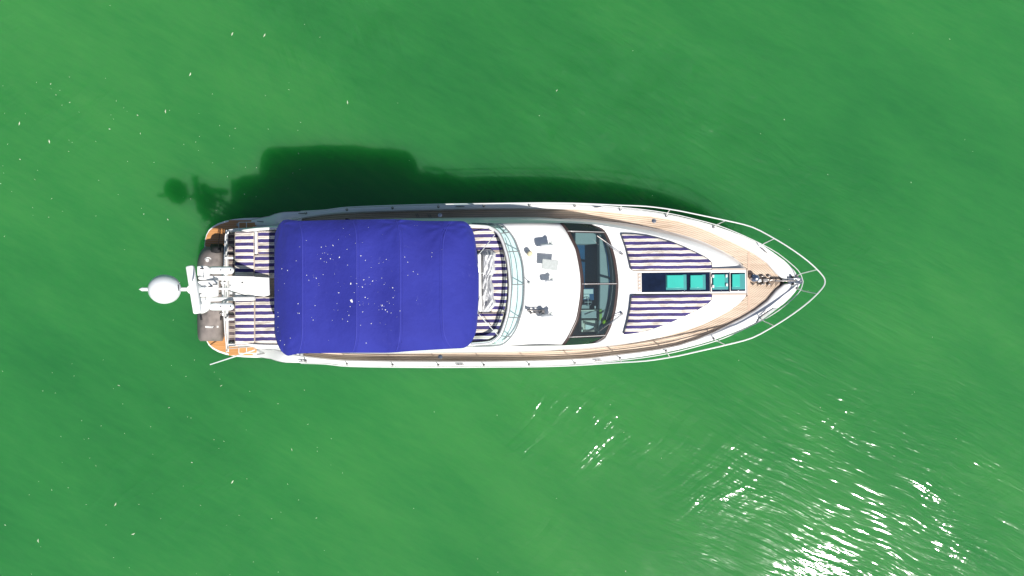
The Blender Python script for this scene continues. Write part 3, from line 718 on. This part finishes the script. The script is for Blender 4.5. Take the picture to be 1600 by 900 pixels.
# transom block with cockpit inside
tr = MB()
fbox('transom', 352, 359, 356, 539, .43, 1.85, M['white'], yacht, .03)
fbox('cockpit_floor', 356, 359, 566, 539, 1.0, 1.25, M['caulk'], yacht, 0)
fb = MB(); 
for k in range(60):
    a = P2(372, 361 + k * 2.95, 1.27); b = P2(558, 363.7 + k * 2.95, 1.27); fb.box(a[0], b[0], b[1], a[1], 1.25, 1.272)
fb.build('planking', M['teak'], bpy.data.objects['cockpit_floor'], smooth=False)['kind'] = 'stuff'
for sd, y in ((1, 359), (-1, 537)): fbox('cockpit_side', 356.2, y - 1.2 + (0 if sd > 0 else 1.2), 470, y + 2 + (0 if sd > 0 else 1.2), .43, 1.95, M['white'], yacht, .02)
for sd in (1, -1):   # side mouldings filling between cockpit wall and gunwale
    rows = []
    for px in span(398, 472, 14):
        z = zg_(px) - .06; rows.append([(u(px, z), sd * hw(min(to_(px), 200) + .5, z), z), (u(px, z), sd * hw(90, z), max(z, 1.3))])
    MB().grid(rows).build('quarter_moulding', M['white'], yacht, solid=.05)
    for k, (xa, xb, zz) in enumerate(((372, 397, .75), (384, 402, 1.05))):
        y0, y1 = (449.5 - 103, 449.5 - 92) if sd > 0 else (449.5 + 92, 449.5 + 103)
        st = fbox('boarding_step', xa, y0, xb, y1, .43, zz, M['white'], yacht, .02); fbox('tread', xa + 1.5, y0 + 1.2, xb - 1, y1 - 1.2, zz - .005, zz + .015, M['oiled'], st, .004)
fbox('bench_base', 356.2, 363, 380, 536, 1.25, 1.6, M['white'], yacht)
pad('bench_cushion', [(356.5, 362.5), (384, 362.5), (384, 436), (356.5, 436)], 1.6, .14, M['stripe_shaded'], 'shade-toned striped cockpit bench cushion behind the stern rail, port half', 'cushion', 'striped cushions on the cockpit bench', .05)
pad('bench_cushion', [(356.5, 463), (384, 463), (384, 534), (356.5, 534)], 1.6, .14, M['stripe_shaded'], 'shade-toned striped cockpit bench cushion behind the stern rail, starboard half near orange teak', 'cushion', 'striped cushions on the cockpit bench', .05, None, .06)
ar = MB()
sr = empty('stern_rail', yacht)
for off, z in ((0, 2.2), (2.6, 2.0)):
    MB().tube([P(396, 356.5 + off * .6, z), P(372, 357.5 + off * .6, z), P(359 + off, 359 + off * .5, z), P(354 + off, 362, z), P(352 + off, 370, z), P(350.5 + off, 400, z), P(349.5 + off, 450, z), P(350 + off, 495, z), P(351.5 + off, 520, z), P(353.5 + off, 540, z), P(354 + off, 550, 2.0 if off == 0 else z)], .022, 8).build('rail_tube', M['steel'], sr)
for x, y in ((352.2, 372), (349.8, 403), (349.7, 490), (351.5, 520), (354, 549), (372, 357.8), (394, 356.8)):
    MB().tube([P(x, y, 2.19), P(x + 2, y, .6 if y > 541 else 1.84)], .016, 6).build('stanchion', M['steel'], sr)
for y in (403, 499): fbox('rail_clamp', 351, y - 1.5, 365, y + 1.5, 2.02, 2.12, M['white2'], sr, .01)
MB().tube([P(355, 545, 2.1), P(376, 543, 2.1), P(400, 541.5, 2.1)], .02, 6).build('rail_tube', M['tan'], sr)
fbox('fairlead', 369, 348.5, 376, 353.5, .45, .62, M['shade'], plat, .03)
MB().tube([P(328.3, 569.6, 1.5), P(397.5, 547, 2.2)], [.018, .026], 8).build('boat_pole', M['white2'])
bp_ = bpy.data.objects['boat_pole']; bp_.matrix_world = ROOTM; tag(bp_, 'thin white pole sticking out over the starboard stern quarter', 'pole')

# ------------------------------------------------------------------ covered water craft on the platform
tc = Vector(P(330, 459, .43)); tend = empty('covered_jet_ski', None); tend.matrix_world = ROOTM @ Matrix.Translation(tc)
tag(tend, 'small craft under a grey fitted cover lying across the swim platform', 'jet ski')
secs = [(385.5, 321, 346, .45), (387.5, 318, 348, .62), (392, 314, 349.5, .82), (400, 310.5, 350.5, .95), (410, 308.3, 350.8, 1.02), (425, 307.6, 351, 1.12), (440, 307.6, 351, 1.22), (455, 307.6, 351, 1.18), (470, 307.8, 351, 1.05), (485, 308, 351, 1.02), (500, 308, 351, 1.03), (515, 308.3, 350.6, .98), (524, 308.8, 350, .90), (530, 310, 349, .76), (533, 313, 347, .55)]
sl0, sr0, sh0 = cur([(a, b) for a, b, c, d in secs]), cur([(a, c) for a, b, c, d in secs]), cur([(a, d) for a, b, c, d in secs])
rows = []
def cover_pt(py, s):
    l_, r_, h = sl0(py), sr0(py), sh0(py); e = abs(2 * s - 1); z = .43 + .12 + (h - .12) * (1 - e ** 8) ** .7 * (.86 + .14 * (1 - e * e))
    z += .05 * noise.noise(Vector((s * 4, py * .07, 2))) * (1 - e) + .11 * (.5 - abs(noise.noise(Vector((s * 2.4 + py * .05, py * .055 - s, 7))))) * (1 - e ** 3) + .05 * (.5 - abs(noise.noise(Vector((s * 5 - py * .04, py * .10 + s * 2, 3))))) * (1 - e ** 2)
    if e >= .999: z = .45
    return Vector(P(lerp(l_, r_, s), py, z)) - tc
for py in [385.5, 386.3, 387.5, 389, 392, 396] + span(400, 524, 62) + [527, 530, 532, 533]:
    rows.append([cover_pt(py, s) for s in (0, .002, .02, .05, .1, .15, .2, .25, .3, .35, .4, .45, .5, .55, .6, .65, .7, .75, .8, .85, .9, .95, .98, .998, 1)])
mb = MB().grid(rows); nn = len(rows[0]); mb.f.append(tuple(range(nn))); mb.f.append(tuple(len(mb.v) - nn + k for k in range(nn)))
cov = mb.build('fitted_cover', M['cover'], tend, angle=50)
def on_cover(px, py):
    s = (px - sl0(py)) / (sr0(py) - sl0(py)); p = cover_pt(py, s); p.z += .015; return p
# emblem: arc over a small ring, worn lettering block
em = MB()
def strip(pts, w):
    rows = []
    for i, (a, b) in enumerate(pts):
        d = Vector(pts[min(i + 1, len(pts) - 1)]) - Vector(pts[max(i - 1, 0)]); d = Vector((-d.y, d.x)).normalized() * w
        rows.append([on_cover(a - d.x, b - d.y), on_cover(a + d.x, b + d.y)])
    return rows
em.grid(strip([(325 + 5 * math.cos(t), 406.5 + 4 * math.sin(t)) for t in span(-2.9, -.3, 10)], .8))
em.grid(strip([(324.2 + 2.1 * math.cos(t), 406.8 + 2.1 * math.sin(t)) for t in span(0, 6.28, 14)], .6))
em.grid(strip([(323, 406.6), (325.5, 406.6)], .35)); em.grid(strip([(324.2, 405.4), (324.2, 408)], .35))
em.build('emblem', M['print'], cov, smooth=False)
wd = MB(); wd.grid(strip([(321, 510.6), (331, 511.2), (341.5, 510.4)], 1.35)); wd.build('lettering_band', M['print'], cov, smooth=False)
ltr = MB()
for k in range(7):
    x = 323 + k * 2.45; ltr.grid([[p + Vector((0, 0, .006)) for p in r] for r in strip([(x, 509.9 + .02 * k), (x + 1.2, 511.9)], .16)])
ltr.build('lettering', M['ink'], cov, smooth=False)
for x, y in ((314.6, 496.5), (345, 497)):
    p = on_cover(x, y); MB().obox(p, .2, .09, .16, p.z - .02, p.z + .02).build('cover_opening', M['rubber'], cov, bevel=.02)
mbk = MB(); rows = []
for j in range(11):
    t = j / 10; py = lerp(381, 399, t); rows.append([])
    for i in range(13):
        s = i / 12; wd_ = math.sin(math.pi * min(1, .12 + t * .85)) ** .5; px = 338 + (s - .5) * 27 * wd_ + 3 * math.sin(t * 5)
        e = abs(2 * s - 1); f = abs(2 * t - 1); zz = .95 + .48 * (1 - e ** 3) ** .6 * (1 - f ** 3) ** .5 + .04 * noise.noise(Vector((s * 4, t * 4, 1)))
        rows[-1].append(Vector(P(px, py, zz)) - tc)
mbk.grid(rows).build('black_lump', M['matt_black'], tend, label='black bunched lump over the port end of the craft')  # matt black lump over the port end
MB().tube([Vector(P(344, 358, .9)) - tc, Vector(P(342.5, 370, 1.1)) - tc, Vector(P(341, 384, 1.35)) - tc], .014, 6).build('mooring_strap', M['rubber'], tend)

# ------------------------------------------------------------------ radar mast
mast = empty('radar_mast', yacht)
def slab(name, pts, th, mat, par, bev=.02):
    a = [Vector(P(*p)) for p in pts]; n = len(a); vs = [tuple(p) for p in a] + [tuple(p - Vector((0, 0, th))) for p in a]
    return MB().add(vs, [tuple(range(n)), tuple(range(2 * n - 1, n - 1, -1))] + [(i, n + i, n + (i + 1) % n, (i + 1) % n) for i in range(n)]).build(name, mat, par, bevel=bev)
slab('base_plate', [(358, 434, 4.75), (398, 432.5, 4.35), (420, 433, 4.2), (421, 461, 4.2), (412, 463.5, 4.22), (398, 462, 4.3), (374, 457, 4.6), (358, 456, 4.75)], .10, M['white'], mast, .03)
slab('mast_leg', [(308.5, 432, 5.85), (326, 431, 5.65), (397, 431.2, 4.45), (397, 438, 4.45), (326, 438, 5.65), (309.5, 437, 5.85)], .16, M['white'], mast, .03)
slab('mast_leg', [(310.5, 465, 5.85), (326, 464, 5.65), (397, 463.6, 4.45), (397, 469.6, 4.45), (326, 471, 5.65), (311.5, 471, 5.85)], .16, M['white'], mast, .03)
slab('mast_top', [(305, 439, 5.9), (339, 437.5, 5.6), (339, 463, 5.6), (306, 464.5, 5.9)], .14, M['white'], mast, .03)
slab('scanner_bracket', [(307, 415.5, 5.75), (322, 415, 5.7), (326, 418, 5.68), (325.5, 432, 5.66), (313, 437, 5.75), (307.5, 430, 5.75)], .14, M['white'], mast, .03)
slab('scanner_bracket', [(311, 470, 5.75), (327, 471, 5.66), (324, 485, 5.68), (316, 490, 5.72), (310, 489.5, 5.75)], .14, M['white'], mast, .03)
MB().lathe(P(306, 452, 5.88), [(.0, .26), (.13, .26), (.15, .2), (.17, 0)], 20).build('scanner_motor', M['white2'], mast)
c1, c2 = Vector(P(296.8, 415, 6.16)), Vector(P(309, 490, 6.16)); d = (c2 - c1); ln = d.length; ang = math.atan2(d.y, d.x); mid = (c1 + c2) / 2
MB().obox((mid.x, mid.y), ang, ln, .205, 6.08, 6.25).build('scanner_bar', M['white2'], mast, bevel=.05, segs=3)
for y in (422.3, 479):
    a, b = Vector(P(326, y, 5.45)), Vector(P(365.5, y, 5.35)); n = 16; d = b - a
    MB().tube([a + d * t for t in (0, .02, .06, .15, .5, .53, .56, .85, .94, .98, 1)], [.03, .065, .095, .112, .112, .104, .112, .112, .09, .06, .03], 14).build('lamp_pod', M['dome'], mast)
    MB().tube([a + d * .53 + Vector((0, .0, -.08)), a + d * .53 + Vector((0, (.22 if y > 450 else -.22), -.35))], .03, 8).build('pod_bracket', M['white2'], mast)
    for t in (.54, .93):
        q = a + d * t; MB().obox((q.x, q.y), 0, .025, .04, q.z + .10, q.z + .125).build('pod_clip', M['ink'], mast)
MB().tube([P(347.5, 419, 5.1), P(347.5, 445, 5.12), P(348, 470, 5.12), P(348, 493, 5.05)], .026, 8).build('cross_bar', M['white2'], mast)
for k in range(9):
    p = P(344 + rng.random() * 9, rng.choice((429, 440, 446, 458, 472, 474, 488)) + rng.random() * 2, 5.12); MB().obox(p, rng.random() * 3, .05, .05, 5.08, 5.15).build('cable_clamp', M['dsteel'] if k % 3 else M['white2'], mast, bevel=.01)
MB().tube([P(353, 424, 4.95), P(353.5, 452, 4.9), P(353, 490, 4.92)], .016, 6).build('cross_bar', M['steel'], mast)
MB().tube([P(339, 451, 5.3), P(360, 451, 4.9)], .03, 8).build('cross_bar', M['white2'], mast)
MB().tube([P(357, 454, 4.6), P(385, 462, 4.33)], .01, 6).build('cable', M['rubber'], mast)
# dome and its arm
MB().tube([P(322, 451, 5.8), P(300, 451.8, 6.02), P(245, 452, 6.1), P(225, 452, 6.1), P(222, 452, 6.1), P(217, 452, 6.1)], [.06, .055, .055, .05, .055, .005], 10).build('dome_arm', M['white2'], mast)
dc = P(265.3, 451.8, 6.1); r0 = .40
MB().lathe(dc, [(.0, .02), (.15, .03), (r0 * .86, .06), (r0 * .97, .16)] + [(r0 * math.cos(a), .30 + .42 * math.sin(a)) for a in span(0, 1.5, 10)] + [(0, .72)], 36).build('satellite_dome', M['dome'], mast, angle=50)
for k in range(4):
    p = P(279.5 + .3 * k, 446 + k * 2.2, 6.6); MB().obox(p, .1, .012, .05, 6.62, 6.66).build('dome_mark', M['ink'], mast)
MB().tube([P(300, 440, 6.0), P(303, 437, 6.9)], .02, 8).build('navigation_light', M['white2'], mast)
for x, y in ((318, 434), (321, 469)):
    MB().tube([P(x, y, 5.7), P(x - 2, y, 6.6)], [.012, .005], 6).build('whip_antenna', M['white2'], mast)
for x, y in ((313, 419.5), (326, 447.5), (333, 444), (378, 442), (311, 456), (312, 459)):
    p = P(x, y, 5.0); zt = 5.9 if x < 345 else 4.62; p = P(x, y, zt); MB().obox(p, .6, .04, .022, zt - .25, zt + .01).build('bolt', M['ink'], mast)

# ------------------------------------------------------------------ fittings on the wheelhouse roof
def roofthing(name, px, py, lz, mat, shape):
    z = roof_z(px) + .03; c = P(px, py, z); o = empty(name, yacht); return o, c, z
for px, py, w, l_ in ((854, 387.5, .40, .24), (857.5, 441.5, .27, .18), (854.5, 496.5, .38, .24)):
    o, c, z = roofthing('searchlight', px, py, 0, None, None)
    MB().lathe((c[0], c[1], z - .05), [(.07, 0), (.07, .03), (.035, .05), (.035, .24)], 14).build('pedestal', M['white2'], o)
    rows = []
    for k, (t, r) in enumerate(((-.5, .0), (-.5, .8), (-.42, .95), (-.2, 1), (.3, 1), (.45, .85), (.5, .6), (.5, 0))):
        rows.append([(c[0] + t * w * .98 + .0 * k, c[1] + math.cos(a) * r * l_ / 2, z + .30 + math.sin(a) * r * l_ / 2) for a in span(0, 2 * math.pi, 16)])
    MB().grid(rows).build('lamp_body', M['white2'], o)
    MB().obox((c[0] + w * .3, c[1] + l_ * .62), .3, .10, .06, z + .18, z + .30).build('bracket', M['shade'], o, bevel=.015)
o, c, z = roofthing('aerial_plate', 861, 413, 0, None, None)
a_ = [P(847.5, 404, z + .36), P(873, 407, z + .36), P(870.5, 423.5, z + .36), P(846.5, 419.5, z + .36)]
MB().prism([p[:2] for p in a_], z + .33, z + .37).build('plate', M['shade'], o, bevel=.015)
MB().tube([(c[0], c[1], z - .05), (c[0], c[1], z + .33)], .05, 10).build('pedestal', M['white2'], o)
o, c, z = roofthing('deck_lamp', 828, 397, 0, None, None)
MB().lathe((c[0], c[1], z - .04), [(.09, 0), (.09, .05), (.06, .06), (.06, .16), (.085, .17), (.085, .25), (.05, .28), (0, .285)], 16).build('lamp_body', M['beige_lamp'], o)
o, c, z = roofthing('aerial_socket', 827, 442, 0, None, None)
MB().lathe((c[0], c[1], z - .04), [(.05, 0), (.045, .08), (.015, .1), (.012, .34), (0, .345)], 10).build('socket', M['shade'], o)
o, c, z = roofthing('air_horn', 835, 487, 0, None, None)
for y0, y1, xa, xb in ((484.6, 485.2, 824.5, 847), (489.0, 488.4, 828, 846)):
    a, b = Vector(P(xa, y0, z + .14)), Vector(P(xb, y1, z + .14)); d = b - a
    MB().tube([a, a + d * .03, a + d * .12, a + d * .3, a + d * .9, b], [.06, .058, .03, .018, .014, .012], 10).build('trumpet', M['dsteel'], o)
for x in (829, 836, 843): p = P(x, 486.8, z); MB().obox(p, 0, .04, .12, z - .03, z + .12).build('bracket', M['dsteel'], o)
MB().obox(P(848, 487, z), 0, .11, .13, z - .03, z + .2).build('compressor', M['dsteel'], o, bevel=.02)
# roof panel joint on the starboard side
MB().tube([P(814.5, 549.5, 2.52), P(815.5, 543, 3.05), P(830, 541.8, 3.1), P(844, 541.2, 3.1)], .006, 4).build('panel_joint', M['ink'], yacht)

# ------------------------------------------------------------------ foredeck gear
wl2 = empty('windlass', yacht); zf = zd_(1190)
c = P(1177.5, 434.5, zf); MB().lathe((c[0], c[1], zf), [(.12, 0), (.12, .06), (.07, .09), (.06, .16), (.10, .22), (.11, .25), (.06, .29), (0, .295)], 20).build('capstan', M['chrome'], wl2)
c = P(1169.5, 430.5, zf); MB().lathe((c[0], c[1], zf), [(.07, 0), (.07, .12), (.04, .15), (0, .155)], 14).build('foot_switch', plain('brown_rubber', (.09, .05, .035), .6), wl2)
for x, y, lx, ly, m in ((1191, 431.5, .13, .05, 'dsteel'), (1201.5, 431.2, .11, .06, 'dsteel'), (1186.5, 438.5, .12, .10, 'steel'), (1194.5, 438, .16, .12, 'dsteel'), (1191.5, 443.8, .14, .05, 'dsteel'), (1201.5, 444, .10, .06, 'dsteel'), (1184, 438, .06, .06, 'rubber'), (1198, 435, .05, .04, 'rubber')):
    c = P(x, y, zf + .05); MB().obox(c, .15, lx, ly, zf, zf + .10 + (.05 if lx > .14 else 0)).build('chain_stopper', M[m], wl2, bevel=.015)
for x, y in ((1176, 443.5), (1184, 442.8)): c = P(x, y, zf); MB().lathe((c[0], c[1], zf), [(.03, 0), (.03, .02), (0, .025)], 10).build('deck_button', M['rubber'], wl2)
# chain links
ch = empty('anchor_chain', yacht); xl = 1200.5
lk = None; k = 0
while xl < 1231:
    c = P(xl, 438.3 + .02 * (xl - 1200), zf + .10 + .004 * (xl - 1200))
    pts = [(.045 * math.cos(t), (.024 * math.sin(t)), 0) for t in [2 * math.pi * q / 10 for q in range(10)]]
    if k % 2: pts = [(a, 0, b) for a, b, _ in pts]
    if k < 2:
        o = MB().tube(pts, .011, 5, closed=True).build('chain_link', M['dsteel'], ch)
        if k == 0: l0 = o
        else: l1 = o
    else:
        o = (l1 if k % 2 else l0).copy(); COL.objects.link(o); o.parent = ch
    o.location = c; k += 1; xl += 2.9
ac = empty('bow_roller', yacht); zr = zg_(1240)
for y in (434.8, 442.8):
    a = P2(1231, y - .9, zr); b = P2(1252, y + .9, zr); MB().box(a[0], b[0], b[1], a[1], zr - .25, zr + .10).build('cheek_plate', M['chrome'], ac, bevel=.01)
a = P2(1231, 435, zr); b = P2(1254, 442.6, zr); MB().box(a[0], b[0], b[1], a[1], zr - .28, zr + .02).build('roller_bed', M['chrome'], ac, bevel=.01)
a = P2(1210, 437.7, zr); b = P2(1243, 439.5, zr); MB().box(a[0], b[0], b[1], a[1], zr + .03, zr + .09).build('anchor_shank', M['dsteel'], ac, bevel=.01)
for y in (433.4, 443.5): c = P(1237, y, zr); MB().obox(c, 0, .05, .08, zr - .05, zr + .16).build('pin', M['rubber'], ac, bevel=.01)
c = P(1249, 439, zr - .1); MB().lathe((c[0], c[1], zr - .18), [(.0, 0), (.09, 0), (.09, .16), (0, .16)], 14).build('roller', M['rubber'], ac)
slab('anchor_fluke', [(1246, 434, 2.35), (1257, 438.9, 2.15), (1246, 443.5, 2.35)], .05, M['dsteel'], ac, .01)

# cleats, fairleads, filler caps
def cleat(px, py, z, ang):
    o = empty('cleat', yacht, P(px, py, z), ang)
    MB().tube([(-.15, 0, .075), (-.1, 0, .085), (.1, 0, .085), (.15, 0, .075)], [.010, .017, .017, .010], 8).build('horn_bar', M['dsteel'], o)
    for x in (-.05, .05): MB().tube([(x, 0, 0), (x, 0, .08)], .016, 8).build('post', M['steel'], o)
    return o
for px, h, ang in ((1195, 51, .85), (1195, 51, -.85), (930, 121.5, .03), (930, 121.5, -.03), (719, 122.5, 0), (719, 122.5, 0), (473, 113, 0), (473, 113, 0), (409, 103, .2), (409, 103, -.2)):
    pass
def yc(px): return 447.5 - .0108 * (px - 600)
for px, h, ang in ((1193, 49.5, .75), (934, 119.5, .08), (719, 123.3, 0), (474, 115, 0), (409, 103, .1)):
    for sd in (1, -1): cleat(px, yc(px) - sd * h, zg_(px) + .012, -ang * sd)
# anchor-side fairlead notches in the bow bulwark
for sd in (1, -1):
    pts = [(1183, 63.5), (1188, 60), (1209, 45.5), (1214, 40.5), (1208, 40.5), (1186, 56)]
    z = zg_(1198) + .025; MB().prism([P2(x, yc(x) - sd * h, z) for x, h in pts], z - .05, z + .035).build('fairlead', M['shade'] if sd < 0 else M['white2'], yacht, bevel=.01)
for px, py in ((687.5, 336.2), (1022, 345.2), (688, 557.5)):
    c = P(px, py, zd_(px)); MB().lathe((c[0], c[1], zd_(px)), [(.075, -.01), (.075, .012), (.05, .016), (.02, .018), (.02, .03), (0, .03)], 18).build('filler_cap', M['chrome'], yacht)
for x0 in (649, 668):
    for k in range(2):
        z = zd_(x0); MB().tube([P(x0 + k * 3, 333.5, z + .02), P(x0 + 4 + k * 3, 341.5, z + .02)], .012, 5).build('step_bar', M['dsteel'], yacht)

# ------------------------------------------------------------------ guard rail
gr = empty('guard_rail', yacht)
RT = [(470, 118.5, .38), (505, 120, .52), (540, 124, .60), (612, 126.2, .62), (684, 127.4, .62), (755, 127.8, .62), (840, 128.0, .62), (885, 127.2, .62), (930, 125.2, .62), (960, 123.4, .63), (1005, 121.2, .64), (1050, 115.3, .65), (1095, 106, .66), (1134, 97.4, .66), (1172, 87.8, .67), (1210, 68.3, .68), (1239, 50, .69), (1263, 32, .69), (1277, 19, .69), (1285, 10, .69), (1288.5, 4.5, .69), (1289.3, 0, .69)]
rh = cur([(a, b) for a, b, c in RT]); rz = cur([(a, c) for a, b, c in RT])
def rail_pt(px, sd, dz=0):
    z = zg_(min(px, 1252)) + rz(px) + dz; return P(px, yc(px) - sd * rh(px), z)
pxs = span(470, 1240, 60) + [1250, 1258, 1264, 1270, 1275, 1280, 1284, 1287, 1288.6, 1289.3]
path = [rail_pt(px, 1) for px in pxs] + [rail_pt(px, -1) for px in reversed(pxs[:-1])]
MB().tube(path, .022, 8).build('top_rail', M['steel'], gr)
mh = cur([(540, 123.5), (600, 125.2), (755, 127.3), (840, 127.4), (900, 125.8), (960, 120.6), (1005, 115.8), (1050, 108.5), (1095, 97.5), (1120, 90.5), (1155, 76.5), (1182, 63.8), (1212, 47.5), (1239, 26), (1248, 17), (1253, 8), (1255, 0)])
pxm = span(540, 1230, 50) + [1236, 1242, 1247, 1250, 1252.5, 1254.3, 1255]
mid = [P(px, yc(px) - mh(px), zg_(min(px, 1252)) + .30) for px in pxm] + [P(px, yc(px) + mh(px), zg_(min(px, 1252)) + .30) for px in reversed(pxm[:-1])]
MB().tube(mid, .015, 8).build('mid_rail', M['steel'], gr)
for tx, bx in ((475, 478), (540, 542), (612, 613.5), (684, 685), (755.5, 756), (827, 827), (899, 898), (971, 969), (1047, 1041), (1134, 1115), (1210, 1188), (1277, 1245)):
    for sd in (1, -1):
        zb = zg_(bx) + .01; q = P(bx, yc(bx) - sd * (g_(bx) - 3.0), zb)
        m_ = P(lerp(bx, tx, .3), yc(bx) - sd * lerp(g_(bx) - 2, rh(tx), .35), zb + .22)
        MB().tube([q, m_, rail_pt(tx, sd)], .017, 7).build('stanchion', M['steel'], gr)
        MB().lathe((q[0], q[1], zb), [(.045, 0), (.045, .012), (.02, .03), (0, .03)], 10).build('stanchion_foot', M['dsteel'], gr)

# ------------------------------------------------------------------ flotsam on the water
fm = MB(); rg = random.Random(5)
def fleck(px, py, L, W, a):
    x, y = (px - 800) * CAM_H / FPX, -(py - 450) * CAM_H / FPX; ca, sa = math.cos(a), math.sin(a); b = rg.uniform(-.4, .4) * L
    pts = [(-L / 2, 0), (0, W + b * .3), (L / 2, 0), (0, -W + b * .3)]
    fm.add([(x + p * ca - q * sa, y + p * sa + q * ca, .006 + (.006 if k % 2 else 0)) for k, (p, q) in enumerate(pts)], [(0, 1, 2, 3)])
for k in range(250):
    px, py = rg.uniform(-150, 1750), rg.uniform(-100, 1000)
    if rg.random() < .35: px, py = rg.uniform(-50, 480), rg.uniform(120, 340)
    if rg.random() < .2: px, py = rg.uniform(0, 560), rg.uniform(560, 900)
    big = rg.random() < .13
    fleck(px, py, rg.uniform(.05, .12) if big else rg.uniform(.02, .06), rg.uniform(.009, .017) if big else rg.uniform(.005, .009), rg.uniform(0, 3.14))
for px, py in ((30, 193), (77, 221), (297, 116), (543, 160), (259, 174), (363, 53), (413, 55), (60, 845), (208, 834), (180, 788), (363, 753)): fleck(px, py, .16, .02, rg.uniform(.3, 2))
tag(fm.build('flotsam', plain('pale_leaf', (.62, .66, .52), .7, var=.2, nscale=3), smooth=False), kind='stuff')
